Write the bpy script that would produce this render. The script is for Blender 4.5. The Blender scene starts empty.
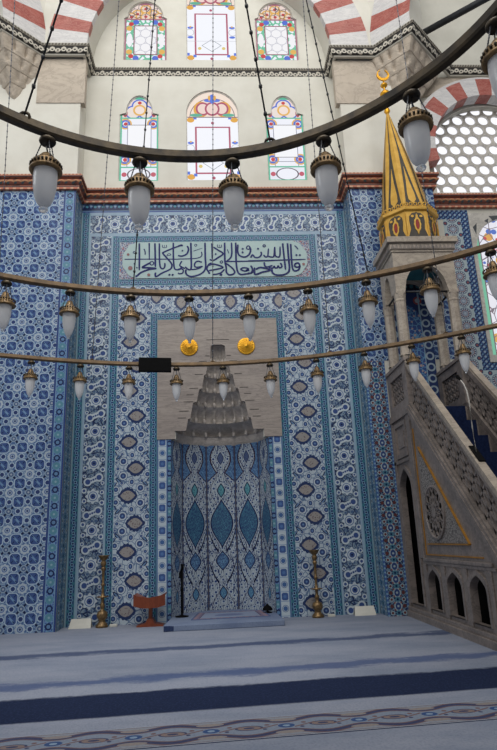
import bpy, bmesh, math, random
from math import sin, cos, pi, sqrt, atan2, hypot, radians
from mathutils import Vector, Matrix
from mathutils.geometry import tessellate_polygon

SC = bpy.context.scene
COL = SC.collection
random.seed(7)

# ------------------------------------------------------------------ colour + node language
def lin(c):
    return c/12.92 if c <= 0.04045 else ((c+0.055)/1.055)**2.4
def rgb(r, g, b):
    return (lin(r/255), lin(g/255), lin(b/255), 1.0)

class V:
    """a scalar socket in a node tree, with arithmetic"""
    def __init__(s, nt, x): s.nt = nt; s.x = x
    def m(s, op, b=None, c=None):
        n = s.nt.nodes.new('ShaderNodeMath'); n.operation = op
        for i, a in enumerate((s, b, c)):
            if a is None: continue
            if isinstance(a, V):
                if isinstance(a.x, (int, float)): n.inputs[i].default_value = a.x
                else: s.nt.links.new(a.x, n.inputs[i])
            else: n.inputs[i].default_value = a
        return V(s.nt, n.outputs[0])
    def __add__(s, o): return s.m('ADD', o)
    __radd__ = __add__
    def __sub__(s, o): return s.m('SUBTRACT', o)
    def __rsub__(s, o): return V(s.nt, o).m('SUBTRACT', s)
    def __mul__(s, o): return s.m('MULTIPLY', o)
    __rmul__ = __mul__
    def __truediv__(s, o): return s.m('DIVIDE', o)
    def __lt__(s, o): return s.m('LESS_THAN', o)
    def __gt__(s, o): return s.m('GREATER_THAN', o)
    def __and__(s, o): return s.m('MULTIPLY', o)
    def __or__(s, o): return s.m('MAXIMUM', o)
    def inv(s): return 1.0 - s
    def abs(s): return s.m('ABSOLUTE')
    def sin(s): return s.m('SINE')
    def cos(s): return s.m('COSINE')
    def floor(s): return s.m('FLOOR')
    def max(s, o): return s.m('MAXIMUM', o)
    def mod(s, p): return s.m('FLOORED_MODULO', p)
    def rep(s, p): return (s + p/2).mod(p) - p/2
    def parity(s, p): return (s/p + 0.5).floor().mod(2.0)
    def step(s, a, b):
        n = s.nt.nodes.new('ShaderNodeMapRange'); n.interpolation_type = 'SMOOTHSTEP'
        s.nt.links.new(s.x, n.inputs[0]); n.inputs[1].default_value = a; n.inputs[2].default_value = b
        return V(s.nt, n.outputs[0])

def hyp(a, b): return (a*a + b*b).m('SQRT')

class Pat:
    """builds a material: coordinates in metres, then layers of colour"""
    def __init__(s, name, coord='UV'):
        s.mat = bpy.data.materials.new(name); s.mat.use_nodes = True
        s.nt = s.mat.node_tree; s.bsdf = s.nt.nodes['Principled BSDF']
        s.tc = s.nt.nodes.new('ShaderNodeTexCoord'); s.co = s.tc.outputs[coord]
        sp = s.nt.nodes.new('ShaderNodeSeparateXYZ'); s.nt.links.new(s.co, sp.inputs[0])
        s.u, s.v, s.w = (V(s.nt, sp.outputs[i]) for i in range(3))
        s.c = None
    def scaled(s, sc):
        mp = s.nt.nodes.new('ShaderNodeMapping'); s.nt.links.new(s.co, mp.inputs[0])
        mp.inputs['Scale'].default_value = sc if isinstance(sc, tuple) else (sc, sc, sc)
        return mp.outputs[0]
    def noise(s, scale, detail=3, rough=0.5, dist=0.0):
        n = s.nt.nodes.new('ShaderNodeTexNoise'); s.nt.links.new(s.scaled(scale), n.inputs['Vector'])
        n.inputs['Scale'].default_value = 1; n.inputs['Detail'].default_value = detail
        n.inputs['Roughness'].default_value = rough; n.inputs['Distortion'].default_value = dist
        return V(s.nt, n.outputs['Fac'])
    def voro(s, scale, edge=True):
        n = s.nt.nodes.new('ShaderNodeTexVoronoi'); s.nt.links.new(s.scaled(scale), n.inputs['Vector'])
        n.inputs['Scale'].default_value = 1
        n.feature = 'DISTANCE_TO_EDGE' if edge else 'F1'
        return V(s.nt, n.outputs['Distance'])
    def base(s, col): 
        r = s.nt.nodes.new('ShaderNodeRGB'); r.outputs[0].default_value = col; s.c = r.outputs[0]; return s
    def lay(s, mask, col):
        n = s.nt.nodes.new('ShaderNodeMix'); n.data_type = 'RGBA'; n.clamp_factor = True
        if isinstance(mask, V): s.nt.links.new(mask.x, n.inputs[0])
        else: n.inputs[0].default_value = mask
        s.nt.links.new(s.c, n.inputs[6]); n.inputs[7].default_value = col
        s.c = n.outputs[2]; return s
    def done(s, rough=0.5, metal=0.0, coat=0.0, bump=None, bumpd=0.01, emit=0.0, spec=0.5):
        b = s.bsdf
        if not emit: s.nt.links.new(s.c, b.inputs['Base Color'])
        if isinstance(rough, V): s.nt.links.new(rough.x, b.inputs['Roughness'])
        else: b.inputs['Roughness'].default_value = rough
        b.inputs['Metallic'].default_value = metal
        b.inputs['Coat Weight'].default_value = coat; b.inputs['Coat Roughness'].default_value = 0.12
        b.inputs['Specular IOR Level'].default_value = spec
        if emit: b.inputs['Base Color'].default_value = (0.02, 0.02, 0.02, 1)
        if emit:
            s.nt.links.new(s.c, b.inputs['Emission Color']); b.inputs['Emission Strength'].default_value = emit
        if bump is not None:
            n = s.nt.nodes.new('ShaderNodeBump'); n.inputs['Strength'].default_value = 0.6
            n.inputs['Distance'].default_value = bumpd
            s.nt.links.new(bump.x, n.inputs['Height']); s.nt.links.new(n.outputs[0], b.inputs['Normal'])
        return s.mat

def mottled(name, c1, c2, scale=6.0, rough=0.6, metal=0.0, bump=0.0, coat=0.0, spec=0.5, detail=4):
    p = Pat(name, 'Object'); p.base(c1)
    n = p.noise(scale, detail, 0.6); p.lay(n.step(0.3, 0.72), c2)
    return p.done(rough, metal, coat, n if bump else None, bump, spec=spec)

WHITE = rgb(196, 206, 214); COB = rgb(36, 72, 150); NAVY = rgb(22, 34, 92); TEAL = rgb(40, 128, 150)
PALE = rgb(150, 178, 200); MID = rgb(84, 118, 174); RED = rgb(150, 62, 50); GREYB = rgb(128, 146, 172)
BEIGE = rgb(164, 160, 156)

def tile_fin(p):
    # slight glaze mottling, tile joints every 24 cm
    n = p.noise(3.0, 3); p.lay(n.step(0.35, 0.8)*0.14, rgb(48, 70, 110))
    hs = p.nt.nodes.new('ShaderNodeHueSaturation'); hs.inputs['Hue'].default_value = 0.487; hs.inputs['Saturation'].default_value = 0.84; hs.inputs['Value'].default_value = 1.0; gm = p.nt.nodes.new('ShaderNodeGamma'); gm.inputs[1].default_value = 1.22; p.nt.links.new(p.c, gm.inputs[0]); p.nt.links.new(gm.outputs[0], hs.inputs['Color']); p.c = hs.outputs[0]
    j = (p.u.rep(0.24).abs() > 0.1185) | (p.v.rep(0.24).abs() > 0.1185)
    p.lay(j*0.25, rgb(90, 100, 115))
    return p.done(p.noise(5.0, 2)*0.16 + 0.14, 0, 0.0, p.noise(9.0, 2), 0.004, spec=0.22)

def m_braid():
    p = Pat('braid_border_tile'); u, v = p.u, p.v; p.base(rgb(30, 62, 128))
    s = (v*(2*pi/0.13)).sin()*0.026
    p.lay((u - s).abs() < 0.013, TEAL); p.lay((u + s).abs() < 0.008, rgb(92, 140, 176))
    d = hyp(u, v.rep(0.065)); p.lay(d < 0.022, rgb(120, 156, 190)); p.lay(d < 0.012, NAVY)
    p.lay(u.abs() > 0.039, TEAL); p.lay(u.abs() > 0.047, rgb(140, 170, 190))
    return tile_fin(p)

def m_whiteblue():
    p = Pat('rosette_band_tile'); u, v = p.u, p.v
    p.base(rgb(74, 102, 150)); vo = p.voro(24.0); p.lay(vo < 0.09, rgb(140, 158, 176)); p.lay(p.voro(13.0) < 0.05, rgb(34, 50, 104))
    P = 0.433
    b = v.rep(P); d = hyp(u, b); th = b.m('ARCTAN2', u)
    wob = (th*8.0).cos()*0.012
    p.lay(d < (wob + 0.088), WHITE); p.lay((d < 0.062), rgb(70, 104, 168)); p.lay(d < 0.052, WHITE); p.lay(d < 0.036, COB); p.lay(d < 0.013, NAVY)
    c = (v - P/2).rep(P); a, k = u*0.93 + c*0.36, c*0.93 - u*0.36
    body = (k.abs() < 0.036) & (a.abs() < 0.07)
    for sx in (-0.078, 0.078):
        body = body | (hyp(a - sx, k) < 0.055)
    p.lay(body, WHITE)
    for sx, r in ((-0.078, 0.034), (0.078, 0.034), (0, 0.014), (-0.03, 0.012), (0.03, 0.012)):
        p.lay(hyp(a - sx, k) < r, COB)
    for (x, y, r) in ((-0.118, 0.075, 0.034), (-0.112, -0.06, 0.03), (0.118, -0.085, 0.034), (0.116, 0.05, 0.028), (0.12, 0.17, 0.024), (-0.12, -0.17, 0.024)):
        q = hyp(u - x, (v - y).rep(P)); p.lay(q < r, WHITE); p.lay(q < r*0.55, COB)
    p.lay(u.abs() > 0.148, rgb(150, 172, 196))
    return tile_fin(p)

def m_eye():
    p = Pat('almond_medallion_tile'); u, v = p.u, p.v; H = 0.357
    p.base(rgb(186, 198, 210))
    p.lay(p.voro(13.0) < 0.055, rgb(104, 128, 168)); p.lay(p.voro(15.0, False) < 0.16, rgb(52, 82, 150))
    s = v.parity(H)*2.0 - 1.0
    x = (u*s + 0.05)/1.1; y = v.rep(H)/1.1; ay = y.abs()
    for (cx, cy, r) in ((0.150, 0.088, 0.052), (-0.142, 0.075, 0.042), (0.045, 0.157, 0.036), (0.215, 0.0, 0.03), (-0.075, 0.15, 0.026), (-0.20, 0.0, 0.03), (0.235, 0.075, 0.02)):
        q = hyp(x - cx, ay - cy); p.lay(q < r*1.08, rgb(60, 92, 150)); p.lay(q < r*0.94, WHITE); p.lay(q < r*0.66, rgb(36, 70, 140)); p.lay(q < r*0.22, rgb(96, 130, 190))
    for (cx, cy, ang) in ((-0.165, 0.135, 0.9), (0.20, 0.15, -0.8)):
        ca, sa = cos(ang), sin(ang)
        a = (x - cx)*ca + (ay - cy)*sa; b = (ay - cy)*ca - (x - cx)*sa
        p.lay(hyp(a/0.055, b/0.02) < 1.0, NAVY); p.lay(hyp(a/0.04, b/0.009) < 1.0, rgb(96, 130, 180))
    tooth = (x*150.0).sin()*0.006
    e1 = 0.096 - x*x*6.6; p.lay((ay < (e1 + tooth)) & (x.abs() < 0.14), rgb(30, 54, 116))
    e2 = 0.060 - x*x*7.6
    p.lay(ay < e2, BEIGE)
    p.lay((ay < e2) & (p.voro(38.0, False) < 0.28), rgb(128, 112, 112))
    return tile_fin(p)

def m_cart():
    p = Pat('niche_frame_tile'); u, v = p.u, p.v; p.base(rgb(192, 204, 214)); P = 0.29
    a = v.rep(P); q = u.abs().max(a.abs()*0.92); p.lay(q < 0.056, rgb(110, 140, 190)); p.lay(q < 0.05, rgb(192, 204, 214)); p.lay((q < 0.042) & (hyp(u, a) < 0.052), rgb(44, 84, 160)); p.lay(hyp(u, a) < 0.02, rgb(70, 112, 180))
    b = (v - P/2).rep(P); d = hyp(u, b); p.lay(d < 0.043, rgb(60, 96, 160)); p.lay(d < 0.036, rgb(192, 204, 214)); p.lay(d < 0.029, rgb(46, 96, 166))
    p.lay((u.abs() > 0.053), rgb(120, 150, 190)); p.lay(u.abs() > 0.062, COB)
    return tile_fin(p)

def m_pier():
    p = Pat('star_pattern_tile'); P = 0.228
    u, v = p.u, p.v; a, b = u.rep(P), v.rep(P); a2, b2 = (u - P/2).rep(P), (v - P/2).rep(P)
    p.base(rgb(76, 108, 164)); p.lay(p.voro(26.0) < 0.06, rgb(150, 170, 194))
    def sq(x, y, r, cc, k):
        q = x.abs().max(y.abs()); e = q.max((x.abs() + y.abs())*k)
        p.lay(e < r + 0.010, rgb(176, 194, 214)); p.lay(e < r, cc)
    sq(a, b, 0.062, rgb(44, 78, 150), 0.62)
    p.lay(((a + b).abs() < 0.016) & (a.abs() < 0.034), rgb(112, 146, 190)); p.lay(((a.abs() - b.abs()).abs() < 0.008) & (a.abs() < 0.045) & (a.abs() > 0.02), rgb(28, 44, 104))
    sq(a2, b, 0.026, rgb(36, 58, 128), 0.72); sq(a, b2, 0.026, rgb(36, 58, 128), 0.72)
    par = ((u/P).floor() + (v/P).floor()).mod(2.0)
    d = hyp(a2, b2); th = b2.m('ARCTAN2', a2); w = (th*8.0).cos()*0.005
    ros = par
    p.lay((d < (w + 0.060)) & ros, rgb(178, 190, 204)); p.lay((d < 0.034) & ros, rgb(60, 96, 168)); p.lay((d < 0.023) & ros, rgb(170, 184, 200)); p.lay((d < 0.014) & ros, rgb(40, 64, 130))
    st = par.inv(); arms = ((a2.abs() - b2.abs()).abs() < 0.017) & (d < 0.075)
    p.lay(arms & st, rgb(22, 34, 88)); p.lay((d < 0.042) & st, rgb(150, 168, 190)); p.lay((d < 0.03) & st, rgb(80, 104, 150)); p.lay((d < 0.013) & st, rgb(168, 176, 190))
    return tile_fin(p)

def m_pierborder():
    p = Pat('pier_border_tile'); u, v = p.u, p.v; p.base(rgb(40, 78, 160)); P = 0.20
    p.lay(p.voro(30.0) < 0.09, rgb(110, 150, 196))
    d = hyp(u, v.rep(P)); p.lay(d < 0.05, rgb(112, 150, 184)); p.lay(d < 0.045, rgb(84, 142, 166)); p.lay(d < 0.014, rgb(140, 172, 190))
    d = hyp(u, (v - P/2).rep(P)); p.lay(d < 0.04, rgb(26, 40, 100)); p.lay(d < 0.022, rgb(90, 130, 180))
    p.lay(u.abs() > 0.052, rgb(130, 165, 195)); p.lay(u.abs() > 0.06, rgb(30, 60, 140))
    return tile_fin(p)

def m_return():
    p = Pat('return_tile'); u, v = p.u, p.v; p.base(rgb(72, 108, 156)); P = 0.12
    p.lay(p.voro(34.0) < 0.08, rgb(140, 168, 186))
    for x in (-0.1, 0.1):
        d = hyp((u - x), v.rep(P)); p.lay(d < 0.034, rgb(170, 184, 190)); p.lay(d < 0.016, rgb(110, 84, 90))
    d = hyp(u, (v - P/2).rep(P)); p.lay(d < 0.036, rgb(50, 110, 150)); p.lay(d < 0.018, rgb(36, 50, 110))
    p.lay(u.abs() > 0.15, rgb(60, 120, 160))
    return tile_fin(p)

def m_chain():
    p = Pat('chain_pattern_tile'); u, v = p.u, p.v; p.base(rgb(40, 58, 110)); P = 0.155
    p.lay(p.voro(30.0) < 0.09, rgb(120, 146, 170))
    b = v.rep(P); c = (v - P/2).rep(P)
    p.lay(hyp(u/0.05, b/0.06) < 1.0, rgb(168, 184, 192)); p.lay(hyp(u/0.034, b/0.044) < 1.0, rgb(30, 62, 140)); p.lay(hyp(u, b) < 0.014, rgb(168, 184, 192))
    p.lay(hyp(u, c) < 0.03, rgb(60, 130, 160)); p.lay(hyp(u, c) < 0.014, rgb(24, 40, 100))
    au = u.abs()
    p.lay(hyp(au - 0.075, c) < 0.026, rgb(160, 178, 190)); p.lay(hyp(au - 0.075, c) < 0.015, rgb(120, 66, 58))
    p.lay(hyp(au - 0.078, b) < 0.022, rgb(116, 70, 62)); p.lay(hyp(au - 0.04, (v - P/4).rep(P/2)) < 0.011, rgb(150, 92, 80))
    p.lay(au > 0.112, rgb(44, 86, 170)); p.lay((au > 0.112) & (hyp(au - 0.124, v.rep(0.05)) < 0.012), rgb(130, 170, 200))
    return tile_fin(p)

def m_circles():
    p = Pat('roundel_column_tile'); u, v = p.u, p.v; P = 0.2; p.base(rgb(176, 190, 196))
    d = hyp(u, v.rep(P)); th = v.rep(P).m('ARCTAN2', u)
    p.lay(d < 0.094, rgb(70, 84, 128)); p.lay(d < 0.086, rgb(176, 186, 196)); w = (th*14.0).cos() > 0.0
    p.lay((d < 0.080) & w, rgb(52, 62, 110)); p.lay(d < 0.056, rgb(150, 92, 84)); p.lay(d < 0.048, rgb(178, 190, 200)); p.lay((d < 0.044) & w, rgb(50, 70, 130)); p.lay(d < 0.02, rgb(170, 180, 196))
    e = hyp(u.abs() - 0.11, (v - P/2).rep(P)); p.lay(e < 0.034, rgb(56, 72, 120)); p.lay(e < 0.018, rgb(150, 92, 84))
    return tile_fin(p)

def m_mosaic():
    p = Pat('mosaic_border_tile'); u, v = p.u, p.v; p.base(rgb(54, 84, 150)); P = 0.075
    k = (u/0.0375).floor().mod(2.0); c = (v/0.0375).floor().mod(2.0)
    p.lay((k - c).abs() > 0.5, rgb(34, 48, 108)); d = hyp(u.rep(P), v.rep(P)); p.lay(d < 0.018, rgb(150, 172, 196))
    d = hyp((u - P/2).rep(P), (v - P/2).rep(P)); p.lay(d < 0.012, rgb(110, 150, 180))
    return tile_fin(p)

def m_darkrow():
    p = Pat('crest_row_tile'); u, v = p.u, p.v; p.base(rgb(62, 100, 170)); P = 0.12
    a = u.rep(P); p.lay((v - 0.03 + a.abs()*1.6) < 0.05, rgb(24, 36, 96)); d = hyp(a, v - 0.02); p.lay(d < 0.022, rgb(70, 150, 180))
    p.lay(hyp((u - P/2).rep(P), v - 0.03) < 0.02, rgb(150, 178, 205)); p.lay(v < -0.05, rgb(130, 165, 200)); p.lay(v < -0.058, rgb(36, 66, 150))
    p.lay(v > 0.06, rgb(120, 160, 200))
    return tile_fin(p)

def m_corner():
    p = Pat('spandrel_tile'); p.base(rgb(108, 108, 140)); p.lay(p.voro(26.0) < 0.1, rgb(180, 186, 196)); p.lay(p.voro(34.0, False) < 0.3, rgb(60, 96, 170)); p.lay(p.noise(30.0, 1) > 0.6, rgb(168, 96, 90))
    return tile_fin(p)

def m_niche():
    p = Pat('niche_panel_tile'); s, z = p.u, p.v                     # s in -1..1 across a facet, z in metres
    x = s*0.2; ax = x.abs()
    p.base(rgb(188, 198, 206))
    p.lay(p.voro(11.0) < 0.06, rgb(52, 72, 130)); p.lay(p.voro(9.0, False) < 0.24, rgb(40, 62, 132))
    P = 0.14
    for (cx, cy, r) in ((0.045, 0.0, 0.022), (0.10, 0.05, 0.026), (0.145, 0.0, 0.022), (0.0, 0.07, 0.022), (0.08, 0.105, 0.018)):
        d = hyp(ax - cx, (z - cy).rep(P)); p.lay(d < r, rgb(190, 202, 214)); p.lay(d < r*0.62, rgb(34, 66, 142))
    # curling stems
    st = (z*12.0).sin()*0.05 + 0.10; p.lay((ax - st).abs() < 0.004, rgb(92, 80, 110))
    # blue spandrels beside the arched heads
    t0 = z - 1.95; up_ = ((t0*(pi/0.42)).sin())*0.085 + 0.058; dn_ = t0*-1.05 + 0.058; mk = t0 > 0.0; hd = up_*mk + dn_*mk.inv()
    sp = (z > 1.78) & (ax > hd); p.lay(sp, rgb(44, 80, 150)); p.lay(sp & (p.voro(26.0) < 0.09), rgb(100, 150, 196))
    p.lay((z > 1.78) & ((ax - hd).abs() < 0.009), rgb(72, 42, 64))
    # big ogee medallions
    def ogee(zc, hz, hx, col, vein, rim):
        t = (z - zc)/hz; f = ((t*pi).cos() + 1.0)*0.5
        wv = f.m('POWER', 0.62)*hx
        ins = t.abs() < 1.0
        p.lay((ax < wv + 0.016) & ins, rgb(190, 202, 214)); p.lay((ax < wv + 0.008) & ins, rim)
        p.lay((ax < wv - 0.006) & ins, col)
        p.lay((ax < wv - 0.012) & ins & (p.voro(24.0) < 0.08), vein)
    ogee(1.245, 0.33, 0.150, rgb(30, 66, 132), rgb(74, 140, 170), rgb(20, 30, 84))
    ogee(1.70, 0.10, 0.05, rgb(44, 120, 150), rgb(110, 180, 190), rgb(24, 36, 90))
    ogee(0.74, 0.13, 0.085, rgb(34, 66, 140), rgb(110, 160, 200), rgb(20, 30, 84))
    ogee(0.32, 0.09, 0.05, rgb(36, 100, 160), rgb(110, 170, 200), rgb(60, 36, 70))
    for zz in (0.93, 0.52):
        t = (z - zz); p.lay(((t - ax*ax*9.0 + 0.09).abs() < 0.02) & (ax > 0.05), rgb(22, 30, 84))
    ogee(2.16, 0.09, 0.04, rgb(90, 110, 160), rgb(60, 60, 120), rgb(40, 50, 110))
    # edges between facets
    p.lay(ax > 0.188, rgb(96, 92, 108)); p.lay((ax > 0.176) & (ax < 0.188) & ((z.rep(0.08)).abs() < 0.02), rgb(40, 80, 150))
    return tile_fin(p)

def m_bluepanel():
    p = Pat('arched_panel_tile'); u, v = p.u, p.v; p.base(rgb(34, 74, 160))
    p.lay(p.voro(16.0) < 0.07, rgb(92, 150, 200)); p.lay(p.voro(14.0, False) < 0.25, rgb(190, 170, 160))
    au = u.abs(); top = 1.55 - au*au*6.0
    fr = ((au > 0.165) | (v > top)); p.lay(fr, rgb(40, 62, 128)); d = hyp(au - 0.235, v.rep(0.16)); p.lay(fr & (d < 0.06), rgb(170, 186, 200)); p.lay(fr & (d < 0.036), rgb(34, 60, 130))
    p.lay(fr & (hyp(au - 0.15, v - 1.62) < 0.06), rgb(168, 80, 64)); p.lay(fr & (hyp(au - 0.15, v - 1.62) < 0.035), rgb(180, 190, 200))
    p.lay(fr & ((au - 0.165).abs() < 0.012) , rgb(150, 180, 204)); p.lay(v > 1.78, rgb(28, 44, 78)); p.lay((v > 1.79) & (hyp(u.rep(0.09), v - 1.84) < 0.03), rgb(60, 120, 140))
    return tile_fin(p)

def marble(name, c1, c2, c3, sc=(1.2, 1.2, 6.0), rough=0.42, sc2=14.0):
    p = Pat(name, 'Object'); p.base(c1)
    n = p.noise(sc, 5, 0.6, 0.6); p.lay(n.step(0.35, 0.7), c2)
    w = (p.noise(tuple(k*1.7 for k in sc), 6, 0.7, 1.5) - 0.5).abs(); p.lay(w.step(0.0, 0.05).inv()*0.55, c3)
    g = p.noise(sc2, 3); p.lay(g.step(0.5, 0.8)*0.25, c3)
    return p.done(rough, bump=g, bumpd=0.003)

M = {}
M['braid'] = m_braid(); M['wb'] = m_whiteblue(); M['eye'] = m_eye(); M['cart'] = m_cart(); M['pier'] = m_pier()
M['pb'] = m_pierborder(); M['ret'] = m_return(); M['chain'] = m_chain(); M['circ'] = m_circles(); M['mos'] = m_mosaic()
M['row'] = m_darkrow(); M['corner'] = m_corner(); M['niche'] = m_niche(); M['bluepanel'] = m_bluepanel()
M['plaster'] = mottled('cream_plaster', rgb(214, 212, 202), rgb(204, 201, 190), 2.0, 0.85, spec=0.2)
M['plaster_grey'] = mottled('grey_plaster', rgb(198, 196, 186), rgb(186, 184, 174), 2.0, 0.85, spec=0.2)
M['panel_marble'] = marble('veined_panel_marble', rgb(160, 150, 142), rgb(146, 136, 130), rgb(112, 104, 100), (0.8, 0.8, 9.0))
M['hood_marble'] = marble('hood_marble', rgb(198, 189, 181), rgb(182, 174, 166), rgb(146, 139, 132), (3, 3, 6))
M['marble'] = marble('grey_minbar_marble', rgb(142, 131, 124), rgb(120, 111, 105), rgb(90, 83, 80), (1.5, 3.0, 3.0))
M['marble_lt'] = marble('pale_minbar_marble', rgb(176, 164, 148), rgb(158, 146, 132), rgb(120, 110, 102), (1.5, 3.0, 3.0))
M['frame_marble'] = marble('white_frame_marble', rgb(196, 192, 184), rgb(182, 178, 170), rgb(150, 146, 142), (2, 2, 2))
M['slab'] = marble('tan_stone_slab', rgb(188, 176, 160), rgb(174, 162, 147), rgb(152, 141, 128), (1.2, 1.2, 2.0), 0.7)
M['red_marble'] = marble('red_marble', rgb(158, 84, 74), rgb(140, 66, 58), rgb(184, 128, 116), (3, 3, 8), 0.5)
M['white_marble'] = marble('white_voussoir_marble', rgb(208, 206, 204), rgb(194, 192, 192), rgb(166, 166, 168), (2, 2, 10), 0.5)
M['gold'] = mottled('gilding', rgb(226, 172, 52), rgb(196, 136, 30), 18, 0.38, 0.75)
M['gold_paint'] = mottled('gold_paint', rgb(214, 170, 76), rgb(196, 150, 58), 9, 0.45, 0.25)
M['fillet'] = mottled('dull_gilt', rgb(176, 126, 46), rgb(150, 104, 36), 12, 0.45, 0.2)
M['dark_paint'] = mottled('dark_umber_paint', rgb(64, 58, 48), rgb(48, 44, 38), 12, 0.5)
M['red_paint'] = mottled('red_paint', rgb(150, 34, 30), rgb(120, 24, 24), 12, 0.5)
M['brass'] = mottled('aged_brass', rgb(146, 118, 78), rgb(92, 74, 52), 30, 0.42, 0.6)
M['bronze'] = mottled('dark_bronze', rgb(84, 72, 54), rgb(42, 38, 34), 12, 0.42, 0.6)
M['brass_ring'] = mottled('dull_brass', rgb(106, 84, 56), rgb(76, 60, 42), 14, 0.45, 0.45)
M['iron'] = mottled('blackened_iron', rgb(44, 46, 50), rgb(28, 30, 34), 20, 0.5, 0.3)
M['steel'] = mottled('thin_steel', rgb(110, 112, 118), rgb(70, 72, 78), 20, 0.4, 0.6)
M['black'] = mottled('matt_black', rgb(8, 8, 9), rgb(13, 13, 14), 20, 0.7, spec=0.08)
M['wood'] = marble('red_brown_wood', rgb(136, 66, 34), rgb(112, 50, 26), rgb(84, 34, 18), (6, 6, 1.5), 0.4)
M['paper'] = mottled('white_card', rgb(202, 200, 190), rgb(190, 188, 178), 8, 0.6)
M['blue_stair'] = mottled('navy_carpet', rgb(28, 40, 72), rgb(18, 28, 56), 40, 0.95, bump=0.004, spec=0.1)
M['calli'] = mottled('cobalt_lettering_glaze', rgb(14, 22, 84), rgb(20, 32, 100), 10, 0.35, spec=0.15)
M['calli_bg'] = mottled('pale_green_glaze', rgb(166, 188, 186), rgb(154, 178, 180), 3, 0.3, spec=0.25)
M['dot_red'] = mottled('dull_red_glaze', rgb(120, 56, 60), rgb(104, 46, 52), 10, 0.3)
M['blackstone'] = mottled('dark_inlay', rgb(74, 78, 82), rgb(58, 62, 66), 10, 0.5)
M['teal_paint'] = mottled('teal_canopy_paint', rgb(44, 112, 122), rgb(34, 92, 104), 6, 0.6)
M['edge_shade'] = mottled('shadowed_marble_edge', rgb(100, 94, 89), rgb(84, 78, 74), 10, 0.7)
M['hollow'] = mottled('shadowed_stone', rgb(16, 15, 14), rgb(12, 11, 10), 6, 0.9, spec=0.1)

def m_glassfrost():
    p = Pat('frosted_glass', 'Object'); n = p.noise(14.0, 2)
    p.base(rgb(240, 240, 240)).lay(n.step(0.3, 0.7), rgb(230, 232, 234))
    m = p.done(0.35, coat=0.3)
    nt = p.nt; tr = nt.nodes.new('ShaderNodeBsdfTranslucent'); tr.inputs[0].default_value = (0.97, 0.97, 0.97, 1)
    mx = nt.nodes.new('ShaderNodeMixShader'); mx.inputs[0].default_value = 0.4
    out = nt.nodes['Material Output']
    nt.links.new(p.bsdf.outputs[0], mx.inputs[1]); nt.links.new(tr.outputs[0], mx.inputs[2]); nt.links.new(mx.outputs[0], out.inputs[0])
    return m
M['frost'] = m_glassfrost()
def m_clear():
    p = Pat('clear_glass', 'Object'); n = p.noise(8.0, 1); p.base(rgb(238, 242, 246)).lay(n*0.2, rgb(225, 232, 240))
    m = p.done(0.05); p.bsdf.inputs['Transmission Weight'].default_value = 0.7; return m
M['clear'] = m_clear()

def m_cornice():
    p = Pat('painted_cornice'); u, v = p.u, p.v; p.base(rgb(132, 78, 62))     # u along, v: profile length
    a = u.rep(0.10); p.lay(p.noise(14.0, 2) > 0.56, rgb(84, 56, 50))
    w = (u*(2*pi/0.10)).sin()*0.012
    mid = (v - 0.20 - w).abs() < 0.012; p.lay(mid, rgb(176, 128, 88)); p.lay(hyp(a, v - 0.17) < 0.02, rgb(60, 78, 84)); p.lay(hyp((u - 0.05).rep(0.10), v - 0.23) < 0.018, rgb(164, 84, 60))
    p.lay(v < 0.085, rgb(168, 96, 72)); p.lay((v < 0.075) & (a.abs() < 0.02), rgb(190, 150, 120)); p.lay(v > 0.31, rgb(160, 94, 72)); p.lay((v - 0.31).abs() < 0.008, rgb(60, 44, 44)); p.lay((v - 0.09).abs() < 0.008, rgb(56, 40, 40))
    p.lay((v > 0.33) & (u.rep(0.05).abs() < 0.012), rgb(196, 158, 128))
    return p.done(0.55)
M['cornice'] = m_cornice()
def m_mould():
    p = Pat('stencilled_moulding'); u, v = p.u, p.v; p.base(rgb(172, 168, 156))
    band = (v > 0.05) & (v < 0.175); p.lay(band, rgb(36, 33, 31)); P = 0.16
    a = u.rep(P); c = v - 0.112
    w = (u*(2*pi/P)).sin()*0.03; p.lay(band & ((c - w).abs() < 0.012), rgb(196, 190, 176))
    d = hyp(a + 0.04, c + 0.012); p.lay(band & (d < 0.036) & (d > 0.018), rgb(196, 190, 176)); d = hyp(a - 0.04, c - 0.012); p.lay(band & (d < 0.036) & (d > 0.018), rgb(196, 190, 176))
    p.lay((v > 0.185) & (v < 0.22) & (u.rep(0.045).abs() < 0.011), rgb(110, 104, 94)); p.lay((v - 0.18).abs() < 0.006, rgb(120, 112, 100))
    return p.done(0.6)
M['mould'] = m_mould()

def m_carpet():
    p = Pat('blue_grey_prayer_carpet', 'Object'); x, y = p.u, p.v
    p.base(rgb(142, 147, 160)); n = p.noise((0.8, 2.2, 1.0), 5, 0.65); p.lay(n.step(0.38, 0.66), rgb(124, 132, 148)); f = p.noise(70.0, 2); p.lay(f.step(0.4, 0.75)*0.35, rgb(96, 106, 128))
    e = (p.noise((2.2, 6.0, 1.0), 4, 0.6) - 0.5)*0.46 + (p.noise((26.0, 26.0, 1.0), 3) - 0.5)*0.12
    dark = rgb(30, 39, 64)
    t1 = y - x*0.055 + 1.86 + e*0.7; p.lay(t1.abs().step(0.05, 0.15).inv()*0.85, rgb(58, 70, 100))
    t2 = y - x*0.095 + 3.08 + e*0.8; p.lay(t2.abs().step(0.05, 0.16).inv()*0.75, rgb(58, 76, 118))
    t3 = y - x*0.075; up = (t3 + 3.50 + e*0.35).step(-0.03, 0.03).inv(); lo = (t3 + 4.07 + e*0.06).step(-0.02, 0.02)
    p.lay(up & lo, dark); p.lay(up & lo & f.step(0.45, 0.7)*0.6, rgb(44, 56, 86))
    return p.done(0.95, bump=f, bumpd=0.006, spec=0.1)
M['carpet'] = m_carpet()
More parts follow.
